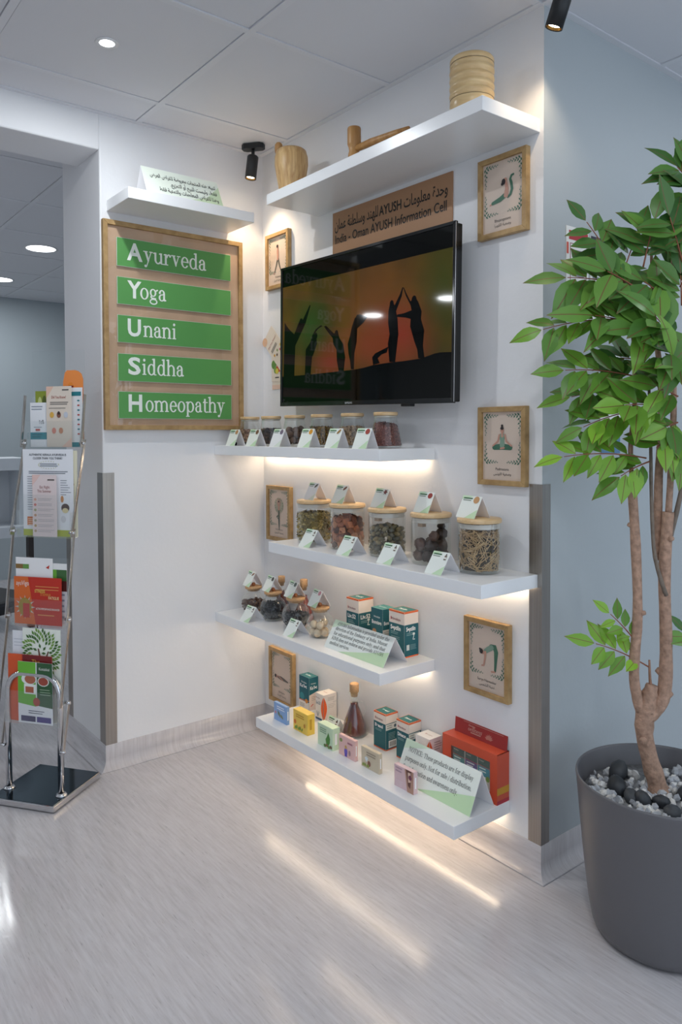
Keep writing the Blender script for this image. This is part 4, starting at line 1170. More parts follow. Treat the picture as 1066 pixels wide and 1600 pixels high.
for i, (dx, dy, z) in enumerate(((-.02, -.022, .02), (.016, -.026, .02), (.03, .002, .02), (.004, .022, .02), (-.03, .01, .022), (0, -.004, .03), (-.01, -.024, .05), (.022, -.016, .05), (.008, .014, .054))):
    o = link('pale_gall', gall[i % 3], None, (RX[3][0] + dx * .92, RX[3][1] + dy * .92, Z4 + z)); o.rotation_euler = (i, i * 1.7, i)
    tag(o, 'pale round gall inside the fourth round jar', 'gall', 'galls in the round jar')
KC = [('#8a5a3a', 'g', 'oval'), ('#4a4a42', 'g', 'disc'), ('#5d6a66', 'g', 'disc'), ('#d59aa0', 'g', 'disc')]
for i, n in enumerate(('seed pod jar', 'black-filled jar', 'third round jar', 'pale gall jar')):
    x, y, r = RX[i]
    tent(x - .012, y + .004, Z4 + ZT[i] + .011, .066, .062, .068, 'small folded card straddling the knob of the ' + n, 'folded cards on the round jar lids', small_card(*KC[i]), -.12)
for x, y, n in ((0.228, -0.208, 'before the seed pod jar'), (0.533, -0.195, 'before the third round jar')):
    tent(x, y, Z4, .067, .06, .082, 'folded card with a bottle picture ' + n, 'folded cards before the round jars', small_card('#7d6f60', 'g', 'bottle'))

def flask(x, y, z, label, liquid, s=1.0, fill=.55, cork=True):
    t = thing('handled_flask', label, 'flask', (x, y, z), 0, 'handled glass flasks')
    p = lambda r, h: (r * s, h * s)
    MB().lathe([p(0, .002), p(.043, .002), p(.05, .008), p(.0485, .02), p(.036, .06), p(.022, .098), p(.0155, .115), p(.0155, .15), p(.021, .157), p(.021, .161), p(.014, .16)], 32, cap=False).obj('glass_body', M_glass, t)
    prof = [(.0, .005), (.043, .005), (.048, .01), (.0465, .022), (.034, .062), (.0205, .098), (.0145, .112), (.0145, .122)]
    MB().lathe([p(*q) for q in prof] + [p(0, .122)], 32).obj('liquid', liquid, t)
    MB().tube([p(*q)[:1] + (0,) + p(*q)[1:] for q in ((.0155, .125), (.034, .123), (.045, .108), (.044, .09), (.034, .076), (.0285, .08))], .0032 * s, 8).obj('handle', M_glass, t, rotz=.75)
    if cork:
        MB().lathe([p(0, .145), p(.0125, .145), p(.015, .162), p(.0175, .163), p(.0175, .192), p(.016, .194), p(0, .194)], 24).obj('stopper', M_cork, t)
    return t
M_tea = mat('dark_red_liquid', '#642419', 0.05, coat=.6, vary=.4, vscale=12)
M_red = mat('amber_red_liquid', '#93361f', 0.05, coat=.6)
flask(0.385, -0.052, Z4, 'corked flask of amber red liquid behind the third round jar', M_red, .92)
flask(0.215, -0.05, Z4, 'flask of dark red liquid hidden behind the black-filled jar', M_tea, .86)
flask(0.718, -0.053, Z5, 'corked handled flask of dark brown liquid on the lowest shelf', M_tea, 1.02)

TXT = '#17191a'
def notice4(a, w, h):
    a.rect(0, 0, w, h, '#eff4ee', 0); a.poly([(w * .25, 0), (w, 0), (w, h * .5), (w * .7, h * .28)], '#cbe5bd', 1); a.poly([(0, h * .7), (0, h), (w * .3, h)], '#d6ead0', 1)
    for i, s in enumerate(('AYUSH Information is provided under the', 'direction of the Embassy of India, Muscat', 'for educational purposes only, and that', 'KIMS does not endorse and provide AYUSH', 'medical services.')):
        a.text(s, w * .07, h * .83 - i * h * .168, .0128, TXT, 2, font='serif', bold=.003, width=(w * .86 if i < 4 else w * .34))
def notice5(a, w, h):
    a.rect(0, 0, w, h, '#edf3eb', 0); a.poly([(w * .3, 0), (w, 0), (w, h * .45), (w * .75, h * .3)], '#c6e3b8', 1); a.poly([(0, h * .75), (0, h), (w * .35, h)], '#d6ead0', 1)
    for i, (s, x, wd) in enumerate((('NOTICE: These products are for display', .07, .86), ('purposes only. Not for sale / distribution.', .06, .88), ('For information and awareness only.', .06, .74))):
        a.text(s, w * x, h * .73 - i * h * .22, .0158, TXT, 2, font='serif', bold=.003, width=w * wd)
def noticeA(a, w, h):
    a.rect(0, 0, w, h, '#e9f1e4', 0); a.poly([(w * .45, 0), (w, 0), (w, h * .8), (w * .8, h * .3)], '#cfe2bf', 1)
    for i, (s, wd) in enumerate((('تنبيه: هذه المنتجات معروضة لأغراض العرض'.replace('لأ', 'لا'), .86), ('فقط، وليست للبيع أو التوزيع.', .62), ('وهذا لأغراض المعلومات والتوعية فقط'.replace('لأ', 'لا'), .78))):
        a.text(arabic(s), w * .95, h * .68 - i * h * .235, .019, TXT, 2, align='r', bold=.014, width=w * wd)
tent(0.896, -0.152, Z4, 0.331, 0.093, 0.112, 'wide folded disclaimer card with five printed lines before the cartons', None, notice4)
tent(1.252, -0.121, Z5, 0.334, 0.121, 0.112, 'wide folded notice card before the red gift box', None, notice5)
tent(0.12, -0.47, 2.276, 0.335, 0.125, 0.125, 'wide folded card with Arabic text above the green lettered board', None, noticeA, math.pi / 2)

# --- medicine cartons
TEAL, CREAM, ORNG = '#16606a', '#efe3d8', '#e4692f'
def carton(x, y, z, w, d, h, label, front, side=None, top=None, base='#f2ece4', name='carton', group='medicine cartons', edge=None):
    """x, y: front right bottom corner"""
    t = tag(MB().box(-w / 2, -d / 2, 0, w / 2, d / 2, h).obj(name, mat('carton_' + base.strip('#'), base, .4), None, (x - w / 2, y + d / 2, z), bevel=.0006, seg=1), label, 'box', group)
    a = Art(); front(a, w, h); a.build(t, (-w / 2, -d / 2, 0), (1, 0, 0), (0, 0, 1), 'front_print')
    if side:
        a = Art(); side(a, d, h); a.build(t, (w / 2, -d / 2, 0), (0, 1, 0), (0, 0, 1), 'side_print')
    if top:
        a = Art(); top(a, w, d); a.build(t, (-w / 2, -d / 2, h), (1, 0, 0), (0, 1, 0), 'top_print')
    return t
def himalaya(a, x, y, w, c='#7a2f3a', bar=True):
    if bar:
        a.rect(x, y, x + w * .06, y + w * .2, '#c0392b', 2)
    a.text('Himalaya', x + w * .08, y, w * .17, c, 3, width=w * .9, bold=.01)
def teal_face(word, split, logo, bottom=ORNG, txt='#f4f6f4', extra=None, lg='#7a2f3a'):
    def fn(a, w, h):
        a.rect(0, 0, w, h, CREAM, 0); a.rect(0, h * .03, w, h * split, TEAL, 1); a.rect(0, h * .965, w, h, ORNG, 1); a.rect(0, 0, w, h * .03, bottom, 1)
        if logo:
            himalaya(a, w * .12, h * (split + .07), w * .66, lg)
        a.text(word, w * .12, h * (split - .14), h * .09, txt, 3, bold=.035, width=w * .66)
        a.lines(w * .14, w * .7, h * (split - .2), 2, h * .035, h * .012, '#8fb3b4', 3)
        if extra:
            extra(a, w, h)
    return fn
def ex_lines(a, w, h):
    a.lines(w * .15, w * .75, h * .42, 5, h * .035, h * .012, '#8fb3b4', 3)
def ex_man(a, w, h):
    a.ell(w * .66, h * .5, w * .09, h * .03, '#e9efe9', 3); a.stroke([(w * .66, h * .46), (w * .6, h * .38), (w * .72, h * .38)], w * .06, '#dfe8e4', 3)
    a.rect(w * .14, h * .16, w * .34, h * .28, '#dfe3df', 3); a.lines(w * .4, w * .85, h * .26, 4, h * .03, h * .01, '#8fb3b4', 3)
def top_teal(word):
    def fn(a, w, d):
        a.rect(0, 0, w, d, ORNG, 0); a.rect(w * .04, d * .06, w * .96, d * .96, '#1f6a6c', 1); a.text(word, w * .5, d * .42, d * .16, '#f4f6f4', 3, align='c', bold=.04, width=w * .5)
    return fn
carton(0.776, -0.078, Z4, .072, .072, .163, 'tall teal and cream carton, leftmost behind the disclaimer card', teal_face('Liv.52', .68, True, extra=ex_lines), teal_face('Liv.52', .68, False, extra=ex_man), top_teal('Liv.52'))
def bonn(a, w, h):
    a.rect(0, 0, w, h, TEAL, 0); himalaya(a, w * .2, h * .78, w * .6, '#e9efe9', False); a.text('Bonnisan', w * .08, h * .62, h * .09, '#f4f6f4', 3, bold=.03, width=w * .84)
    a.ell(w * .3, h * .36, w * .2, h * .13, '#d9a68c', 2); a.ell(w * .3, h * .24, w * .26, h * .08, '#efe6dc', 2); a.ell(w * .3, h * .45, w * .17, h * .05, '#b98a66', 3); a.poly([(w * .5, h * .1), (w, h * .1), (w, h * .35)], '#7aa04a', 2)
def bonn_s(a, w, h):
    a.rect(0, 0, w, h, TEAL, 0); a.text('Bonnisan', w * .08, h * .62, h * .085, '#f4f6f4', 3, bold=.03, width=w * .84); a.rect(0, 0, w, h * .5, '#e9e6df', 1); a.lines(w * .1, w * .9, h * .44, 9, h * .045, h * .014, '#9a9d98', 2)
carton(0.912, -0.078, Z4, .063, .06, .150, 'shorter teal carton with a baby picture, between two taller cartons', bonn, bonn_s, lambda a, w, d: (a.rect(0, 0, w, d, '#3b8584', 0), a.text('Bonnisan', w * .5, d * .42, d * .16, '#f4f6f4', 2, align='c', width=w * .6)))
carton(1.026, -0.078, Z4, .079, .067, .161, 'tall teal and cream carton at the right end behind the disclaimer card', teal_face('Septilin', .72, True, extra=ex_lines), teal_face('Septilin', .72, False, extra=ex_man), top_teal('Septilin'))
def kof_f(a, w, h):
    a.rect(0, 0, w, h, '#15626d', 0); himalaya(a, w * .18, h * .8, w * .6, '#e9efe9', False); a.text('Koflet', w * .1, h * .66, h * .1, '#f4f6f4', 3, bold=.035, width=w * .7)
    a.rect(0, 0, w, h * .24, '#efe4da', 1); a.stroke([(0, h * .25), (w * .5, h * .27), (w, h * .3)], h * .02, ORNG, 2); a.ell(w * .3, h * .38, w * .22, h * .11, '#2d8b93', 1); a.ell(w * .76, h * .27, w * .14, h * .07, '#d98b3a', 3)
    a.lines(w * .1, w * .6, h * .15, 3, h * .04, h * .014, '#8b8b86', 3)
def kof_s(a, w, h):
    a.rect(0, 0, w, h, '#15626d', 0); himalaya(a, w * .14, h * .8, w * .6, '#e9efe9', False); a.text('Koflet', w * .1, h * .64, h * .1, '#f4f6f4', 3, bold=.035, width=w * .76)
    a.poly([(0, 0), (w, 0), (w, h * .56), (0, h * .47)], '#ead9cd', 1); a.lines(w * .25, w * .8, h * .4, 3, h * .05, h * .014, '#b7a59a', 2); a.stroke([(w * .2, h * .13), (w * .4, h * .18)], h * .03, '#d96a5a', 2)
carton(0.414, -0.048, Z5, .071, .047, .137, 'teal cough syrup carton on the lowest shelf near the corner', kof_f, kof_s, lambda a, w, d: (a.rect(0, 0, w, d, '#256f76', 0), a.text('Koflet', w * .5, d * .4, d * .2, '#f4f6f4', 2, align='c', bold=.03, width=w * .5)))
def lens(a, x0, w, h, c, s, top=.93, bot=.02):
    pts = [(x0, h * (bot + (top - bot) * k / 10)) for k in range(11)]
    p2 = [(x0 + s * w * math.sin(math.pi * k / 10), h * (bot + (top - bot) * k / 10)) for k in range(10, -1, -1)]
    a.poly(pts + p2, c, 3)
def wh_f(a, w, h):
    a.rect(0, 0, w, h, '#efe7df', 0); himalaya(a, w * .06, h * .82, w * .5, '#8b6a5a'); a.text('Liv.52', w * .08, h * .6, h * .11, '#3f5d78', 3, bold=.02, width=w * .55); a.rect(0, 0, w * .8, h * .08, '#3f5d78', 1)
    for k in range(5):
        a.stroke([(w * .3, h * .12), (w * (.1 + .1 * k), h * (.3 + .03 * (k % 2)))], w * .03, '#7a8a94', 2)
    lens(a, w, w * .3, h, '#e8632a', -1)
def wh_s(a, w, h):
    a.rect(0, 0, w, h, '#e9e1d9', 0); a.lines(w * .3, w * .92, h * .86, 3, h * .05, h * .016, '#a9a39c', 2); a.lines(w * .34, w * .9, h * .6, 3, h * .06, h * .012, '#b5afa8', 2); a.text('Himalaya', w * .7, h * .66, h * .05, '#a9a39c', 2, width=w * .26); lens(a, 0, w * .24, h, '#e8632a', 1)
carton(0.546, -0.072, Z5, .053, .067, .106, 'small white carton with a tall orange oval on its edge', wh_f, wh_s, lambda a, w, d: a.text('Himalaya', w * .5, d * .4, d * .12, '#b98a7a', 1, align='c', width=w * .5), '#efe7df')
def a_side(bar):
    def fn(a, w, h):
        a.rect(0, 0, w, h, TEAL, 0); a.rect(0, h * .74, w, h, CREAM, 1); a.rect(0, h * .965, w, h, ORNG, 2); a.rect(0, h * .56, w * .9, h * .72, '#dfe0da', 1); a.rect(0, 0, w, h * .03, ORNG, 2)
        a.lines(w * .08, w * .5, h * .66, 2, h * .06, h * .03, '#9aa09c', 2); a.ell(w * .76, h * .64, w * .1, h * .05, '#5a6a74', 2)
        a.lines(w * .2, w * .85, h * .46, 5, h * .04, h * .014, '#8fb3b4', 3)
        if bar:
            a.rect(w * .22, h * .06, w * .9, h * .26, '#f1f1ee', 2)
            for k in range(9):
                a.rect(w * (.28 + .065 * k), h * .1, w * (.28 + .065 * k + .02 + .02 * (k % 2)), h * .23, '#33373a', 3)
    return fn
carton(0.91, -0.062, Z5, .066, .059, .133, 'teal carton with a barcode side panel, beside the flask', teal_face('Bresol', .73, True, bottom=ORNG), a_side(True), top_teal('Bresol'))
carton(1.032, -0.062, Z5, .064, .059, .138, 'teal carton half hidden behind the notice card', teal_face('Diabecon', .73, True, bottom=ORNG), a_side(False), top_teal('Diabecon'))
def c_f(a, w, h):
    a.rect(0, 0, w, h, '#f1eee9', 0); himalaya(a, w * .25, h * .72, w * .55, '#8b7a6a'); a.rect(0, 0, w, h * .62, '#8a7a45', 1)
    for k in range(6):
        a.leaf(w * .2, h * .5, w * .22, w * .06, k * 1.05, '#5d8a34', 2)
    lens(a, w, w * .3, h, '#e8632a', -1, .96)
def c_s(a, w, h):
    a.rect(0, 0, w, h, '#e4dfe0', 0); a.lines(w * .35, w * .95, h * .86, 4, h * .07, h * .02, '#8f8a8c', 2); lens(a, 0, w * .28, h, '#e8632a', 1, .96)
carton(1.138, -0.066, Z5, .068, .06, .116, 'white and olive carton with an orange oval, beside the red gift box', c_f, c_s, lambda a, w, d: himalaya(a, w * .3, d * .42, w * .5, '#b09a8a'), '#f1eee9')

# --- red gift box with an open flap and a window
gb = thing('gift_box', 'red gift box with raised flap and window showing three packs', 'gift box', (1.3095, -0.031, Z5))
GW, GD, GH = .233, .058, .158
M_gift = mat('gift_red', '#cd5236', .4, vary=.12, vscale=4)
M_gift2 = mat('gift_flap', '#9c2a28', .45)
g = MB()
x0, x1, y0, y1 = -GW / 2, GW / 2, -GD / 2, GD / 2
wx0, wx1, wz0, wz1 = -.078, .088, .026, .128
t_ = .0015
g.box(x0, y0 + t_, 0, x0 + t_, y1, GH).box(x1 - t_, y0 + t_, 0, x1, y1, GH).box(x0 + t_, y0 + t_, 0, x1 - t_, y1, t_).box(x0 + t_, y1 - t_, t_, x1 - t_, y1, GH).box(x0, y0 + t_, GH - t_, x1, y1, GH)
g.box(x0, y0, 0, wx0, y0 + t_, GH).box(wx1, y0, 0, x1, y0 + t_, GH).box(wx0, y0, 0, wx1, y0 + t_, wz0).box(wx0, y0, wz1, wx1, y0 + t_, GH)
g.obj('body', M_gift, gb)
MB().add([(x0 + .012, y1 - .012, GH), (x1 - .0, y1 - .012, GH), (x1 - .006, y1 + .001, GH + .043), (x0 + .004, y1 + .001, GH + .043), (x0 + .012, y1 - .0105, GH), (x1 - .0, y1 - .0105, GH), (x1 - .006, y1 + .0025, GH + .043), (x0 + .004, y1 + .0025, GH + .043)],
         [(0, 1, 2, 3), (7, 6, 5, 4), (0, 4, 5, 1), (1, 5, 6, 2), (2, 6, 7, 3), (3, 7, 4, 0)]).obj('flap', M_gift2, gb)
a = Art()
a.text('Himalaya', .055, .0305, .006, '#d9b7a8', 1, width=.028); a.text('Wellness', .055, .017, .013, '#d9b7a8', 1, font='serif', width=.06); a.lines(.068, .115, .0115, 1, .01, .003, '#c99a8a', 1)
for k in range(7):
    a.leaf(.145, .012, .018, .004, .3 + k * .42, '#b9786a', 1)
a.rect(.03, .04, .2, .0415, '#c58a7a', 1)
a.build(gb, (x0 + .012, y1 - .012, GH), (1, 0, 0), (0, .013, .043), 'flap_print')
a = Art(); a.rect(0, .03, GD, .052, '#c9942a', 0); a.rect(0, 0, GD, .012, '#b53240', 0); a.build(gb, (x1, y0, 0), (0, 1, 0), (0, 0, 1), 'side_print')
MB().box(wx0, y0 + .0007, wz0, wx1, y0 + .001, wz1).obj('window_film', M_pane, gb)
for k, (c1, c2) in enumerate((('#1d6f76', '#2a8f96'), ('#3b3478', '#51469a'), ('#1d6f86', '#2a96b0'))):
    p = MB().box(-.074 + k * .054, y0 + .006, .03, -.024 + k * .054, y1 - .004, .127).obj('inner_pack', ink('#e9e9e6'), gb)
    a = Art(); a.rect(0, .04, .05, .097, '#1d5a57', 0); a.rect(0, .04, .05, .072, c2, 1); a.text('Himalaya', .005, .086, .005, '#e9efe9', 2, width=.02); a.lines(.006, .04, .062, 2, .009, .004, '#dfeceb', 2); a.ell(.041, .036, .008, .009, '#7aa03a', 2); a.stroke([(0, .073), (.05, .07)], .002, '#c0392b', 2)
    a.build(p, (-.074 + k * .054, y0 + .006, .03))

# --- soap boxes along the front edge of the lowest shelf
def soap(x, y, w, d, h, base, label, fn, rz=0.0):
    t = tag(MB().box(-w / 2, -d / 2, 0, w / 2, d / 2, h).obj('soap_box', mat('soap_' + base.strip('#'), base, .35), None, (x - w / 2, y + d / 2, Z5), rz, bevel=.0008, seg=1), label, 'soap box', 'soap boxes along the lowest shelf')
    a = Art(); fn(a, w, h); a.build(t, (-w / 2, -d / 2, 0), (1, 0, 0), (0, 0, 1))
    a = Art(); a.rect(d * .3, h * .25, d * .6, h * .75, '#ffffff' if base != '#e8c452' else '#c79a2f', 0); a.build(t, (w / 2, -d / 2, 0), (0, 1, 0), (0, 0, 1), 'side_print')
def s_blue(a, w, h):
    a.lines(w * .25, w * .9, h * .8, 2, h * .12, h * .05, '#dfe8f4', 1); a.leaf(w * .3, h * .6, h * .45, h * .09, -.9, '#6d7a55', 1); a.leaf(w * .5, h * .45, h * .4, h * .08, -.6, '#8a8a5d', 2); a.ell(w * .15, h * .45, .006, .006, '#c98a9a', 1)
def s_yel(a, w, h):
    a.lines(w * .2, w * .85, h * .78, 2, h * .1, h * .045, '#b98a2a', 1); a.ell(w * .14, h * .42, .008, .009, '#d9772a', 1); a.ell(w * .8, h * .4, .006, .008, '#c98a3a', 1)
    for k in range(7):
        a.leaf(w * (.1 + .08 * k), h * .06, .02, .004, 1.0 + .2 * (k % 3), '#7f9a3a', 1)
def s_grn(a, w, h):
    a.lines(w * .15, w * .6, h * .8, 3, h * .09, h * .04, '#7fa583', 1)
    a.poly([(w * .72, h * .75), (w * .84, h * .5), (w * .82, h * .3), (w * .72, h * .15), (w * .58, h * .22), (w * .54, h * .4), (w * .64, h * .55)], '#4f8a3c', 1)
    for k in range(4):
        a.ell(w * (.5 + .13 * k), h * (.1 + .04 * (k % 2)), .007, .006, ('#5d7a3a', '#8a6a4a', '#6a8a44', '#7a5a44')[k], 2)
def s_pnk(a, w, h):
    a.rect(w * .55, h * .7, w * .85, h * .79, '#a8707c', 1); a.ell(w * .15, h * .75, .008, .007, '#8a9a5a', 1); a.ell(w * .45, h * .28, .009, .014, '#6a5ac0', 1); a.rect(w * .38, h * .04, w * .52, h * .2, '#5a4ab0', 1); a.ell(w * .45, h * .5, .006, .007, '#c9a05a', 2); a.ell(w * .68, h * .28, .006, .01, '#a8858a', 1)
def s_bei(a, w, h):
    a.lines(w * .3, w * .85, h * .78, 2, h * .12, h * .06, '#9a8e7c', 1); a.poly([(w * .2, h * .5), (w * .3, h * .3), (w * .4, h * .52), (w * .3, h * .6)], '#dfe6ea', 1); a.ell(w * .45, h * .28, .008, .01, '#8a5a4a', 1)
    for k in range(5):
        a.leaf(w * (.08 + .08 * k), h * .04, .016, .004, 1.2 + .15 * (k % 3), '#8a9a4a', 2)
def s_mau(a, w, h):
    a.lines(w * .08, w * .45, h * .85, 2, h * .14, h * .07, '#b598a4', 1); a.lines(w * .08, w * .5, h * .3, 4, h * .07, h * .02, '#e6d5da', 1)
    a.poly([(w * .55, h), (w * .68, 0), (w, 0), (w, h)], '#b98f7c', 1); a.poly([(w * .62, h), (w * .72, h * .3), (w * .84, h * .2), (w * .9, h)], '#6a4238', 2); a.poly([(w * .72, h * .9), (w * .74, h * .45), (w * .86, h * .5), (w * .86, h * .92)], '#e2c4b2', 3); a.ell(w * .84, h * .7, .008, .008, '#7a3d52', 4)
soap(0.484, -0.209, .092, .014, .072, '#86a9d8', 'thin pale blue soap box standing leftmost on the lowest shelf', s_blue)
soap(0.621, -0.206, .095, .035, .081, '#e8c452', 'thick yellow soap box on the lowest shelf', s_yel)
soap(0.791, -0.215, .092, .034, .082, '#c9e0c0', 'pale green soap box with a leaf picture', s_grn)
soap(0.909, -0.207, .092, .014, .073, '#e3b9b4', 'pink soap box with a small purple figure picture', s_pnk)
soap(1.037, -0.206, .094, .015, .070, '#cdbfa6', 'beige soap box with a bird picture', s_bei)
soap(1.214, -0.214, .092, .018, .072, '#dcbfc4', 'mauve soap box standing in front of the notice card', s_mau)
tent(0.663, -0.105, Z5, .066, .062, .078, 'small folded card between the green soap box and the flask', None, small_card('#6a4a3a', 'g', 'bottle'), 0.0)

# --- wooden pieces on the top shelf
Z1 = SH[1][1]
M_w1 = wood('turned_wood', '#ccab7a', '#e2c796', (14, 14, 60), .3)
M_w2 = wood('striped_wood', '#b98b55', '#e0bd85', (90, 90, 3), .4)
M_w3 = wood('brown_wood', '#a8763f', '#c2935a', (60, 60, 8), .4)
bl = thing('ribbed_mortar', 'turned pale wood mortar with ribbed rings at the right end', 'mortar', (1.392, -0.142, Z1), 0, 'wooden pieces on the top shelf')
pr = [(0, 0), (.066, 0), (.066, .008), (.058, .018), (.0625, .03), (.066, .045), (.0655, .058), (.0645, .06), (.0655, .062)]
for k in range(4):
    zb = .064 + k * .0225
    pr += [(.0598, zb), (.0662, zb + .006), (.067, zb + .0112), (.0662, zb + .0165), (.0598, zb + .0222)]
pr += [(.0655, .158), (.0655, .163), (.064, .1645), (.0655, .166), (.0655, .178), (.063, .182), (.055, .182), (.052, .16), (.045, .06), (0, .04)]
MB().lathe(pr, 48).obj('body', M_w1, bl)
for z in (.0605, .1645, .0125):
    MB().lathe([(.0600 if z < .02 else .0648, z - .0008), (.0632 if z < .02 else .0657, z), (.0600 if z < .02 else .0648, z + .0008)], 48).obj('groove_line', ink('#4a3622'), bl)
bw = thing('wooden_bowl', 'rounded striped wood mortar bowl with a small knob at the left end', 'mortar', (0.452, -0.15, Z1), 0, 'wooden pieces on the top shelf')
MB().lathe([(0, 0), (.05, 0), (.05, .03), (.052, .045), (.06, .09), (.0665, .13), (.066, .16), (.059, .185), (.05, .192), (.048, .18), (.05, .12), (.03, .06), (0, .05)], 40).obj('body', M_w2, bw)
MB().lathe([(0, .175), (.014, .178), (.0165, .195), (.015, .212), (.009, .22), (0, .221)], 20, cx=-.031, cy=-.039).obj('pestle_knob', M_w3, bw)
ml = thing('wooden_mallet', 'small wooden mallet with its handle pointing right on the top shelf', 'mallet', (0.833, -0.14, Z1), 0, 'wooden pieces on the top shelf')
MB().lathe([(0, 0), (.024, 0), (.0245, .03), (.0215, .066), (.0185, .078), (.02, .09), (.0235, .098), (.0245, .102), (.0245, .155), (.023, .16), (0, .16)], 28).obj('head', M_w3, ml)
MB().tube([(.016, 0, .083), (.09, .004, .083), (.2, .01, .079), (.27, .013, .077)], [.0115, .0135, .0115, .007], 14).obj('handle', M_w3, ml)
# ------------------------------------------------------------------ brochure rack at the opening
RZ = math.atan2(0.58778, 0.80902)
rk = thing('brochure_rack', 'chrome brochure rack with four clear pockets and folding side bars', 'brochure rack', (0.0387, -1.0047, 0.0), RZ)
M_plate = mat('dark_mirror_plate', '#56616a', 0.1, 1.0)
MB().box(-0.139, -0.144, 0.004, 0.139, 0.144, 0.026).obj('base_plate', M_chrome, rk, bevel=0.003)
MB().box(-0.133, -0.138, 0.0262, 0.133, 0.138, 0.0272).obj('base_top', M_plate, rk)
pts = [(-0.113, -0.064, 0.027), (-0.113, -0.064, 0.39)]
for k in range(1, 7):
    t = math.pi / 2 * k / 6
    pts.append((-0.113 + 0.065 * (1 - math.cos(t)), -0.064, 0.39 + 0.075 * math.sin(t)))
for k in range(0, 7):
    t = math.pi / 2 * k / 6
    pts.append((0.113 - 0.065 * (1 - math.sin(t)), -0.064, 0.39 + 0.075 * math.cos(t)))
pts.append((0.113, -0.064, 0.027))
MB().tube(pts, 0.0115, 16).obj('hoop', M_chrome, rk)
for s in (-1, 1):
    MB().lathe([(0.0118, 0.027), (0.021, 0.027), (0.021, 0.031), (0.016, 0.036), (0.0118, 0.038)], 24, cx=s * 0.113, cy=-0.064, cap=False).obj('flange', M_chrome, rk)
M_bar = mat('rack_bar_steel', '#c6c2bd', 0.22, 1.0)
for s in (-1, 1):
    for (y0, z0), (y1, z1) in (((-.078, .19), (-.04, .37)), ((-.09, .36), (-.03, .68)), ((-.045, .66), (.005, 1.0)), ((-.012, .97), (.078, 1.33)), ((.055, 1.30), (.082, 1.50))):
        d = Vector((0, y1 - y0, z1 - z0)).normalized(); n = Vector((0, -d.z, d.y)) * .0065
        x = s * .133
        p = [Vector((x, y0, z0)) + n, Vector((x, y0, z0)) - n, Vector((x, y1, z1)) - n, Vector((x, y1, z1)) + n]
        e = Vector((.0022, 0, 0))
        MB().add([q - e for q in p] + [q + e for q in p], [(0, 1, 2, 3), (7, 6, 5, 4), (0, 4, 5, 1), (1, 5, 6, 2), (2, 6, 7, 3), (3, 7, 4, 0)]).obj('side_bar', M_bar, rk, bevel=.001)
    for y, z in ((-.078, .195), (-.045, .365), (-.035, .67), (-.004, .985), (.066, 1.315)):
        MB().tube([(s * .119, y, z), (s * .141, y, z)], .006, 10).obj('bolt', M_chrome, rk)
M_acr = clear('acrylic', '#fdfefe', 0.015, 0.02, 0.4)
PK = [(.085, 1.30, .372, .1), (.022, .963, .335, .16), (-.03, .64, .25, .1), (-.062, .285, .3, .12)]
for y, z, hb, hf in PK:
    g = MB()
    g.box(-.118, y + .019, z, .118, y + .0215, z + hb).box(-.118, y - .021, z, .118, y - .0185, z + hf).box(-.118, y - .021, z - .0025, .118, y + .0215, z).box(-.118, y - .0185, z, -.1155, y + .019, z + hf * .6).box(.1155, y - .0185, z, .118, y + .019, z + hf * .6)
    g.obj('pocket', M_acr, rk, bevel=.0008)
def leaflet(k, slot, x0, x1, z0, z1, col, label, fn, name='leaflet', shape=None):
    y, z, _, _ = PK[k]
    Y = y + .0165 - slot * .0055
    me = MB()
    w, h = x1 - x0, z1 - z0
    if shape:
        n = len(shape)
        me.add([(a * w, 0, b * h) for a, b in shape] + [(a * w, .0016, b * h) for a, b in shape], [tuple(range(n)), tuple(range(2 * n - 1, n - 1, -1))] + [(i, (i + 1) % n, n + (i + 1) % n, n + i) for i in range(n)])
    else:
        me.box(0, 0, 0, w, .0016, h)
    p = rk.matrix_basis @ Vector((x0, Y, z0)) if False else Matrix.Translation((0.0387, -1.0047, 0)) @ Matrix.Rotation(RZ, 4, 'Z') @ Vector((x0, Y, z0))
    o = tag(me.obj(name, mat('leaflet_' + col.strip('#'), col, .35), None, p, RZ), label, 'leaflet', 'leaflets in the brochure rack')
    a = Art(); fn(a, w, h); a.build(o, (0, 0, 0), rough=.35)
    return o
ZP = [q[1] + .0005 for q in PK]
def l_white(a, w, h):
    a.rect(0, h * .17, w, h * .33, '#2b8a96', 0); a.lines(w * .08, w * .8, h * .9, 2, h * .06, h * .02, '#8a93a0', 1); a.text('\u0662\u0665%', w * .5, h * .52, h * .09, '#33363a', 1, width=w * .28); a.lines(w * .2, w * .75, h * .44, 1, h * .05, h * .014, '#8a93a0', 1); a.rect(w * .3, h * .36, w * .55, h * .41, '#c0605a', 1); a.lines(w * .1, w * .7, h * .27, 2, h * .05, h * .02, '#1d6a76', 2)
def l_dyk(a, w, h):
    a.poly([(0, h), (0, h * .8), (w * .3, h)], '#e8c2ac', 0); a.poly([(w, 0), (w, h * .16), (w * .6, 0)], '#ecc7b4', 0)
    a.lines(w * .64, w * .9, h * .93, 1, .01, h * .02, '#55504c', 1, 0); a.text('Did You Know?', w * .5, h * .8, h * .045, '#a8564a', 1, align='c', width=w * .58, bold=.01); a.lines(w * .15, w * .95, h * .73, 2, h * .03, h * .012, '#5d5854', 1)
    for i, c in enumerate(('#e0b050', '#8a5a48', '#c9cdd6', '#d98a78', '#c98a68')):
        a.ell(w * (.22 + .28 * (i % 3) + (.08 if i > 2 else 0)), h * (.53 if i < 3 else .27), w * .085, h * .05, c, 2)
    a.ell(w * .5, h * .56, w * .05, h * .03, '#3d2c26', 3); a.lines(w * .1, w * .9, h * .635, 1, .01, h * .01, '#6b645e', 1)
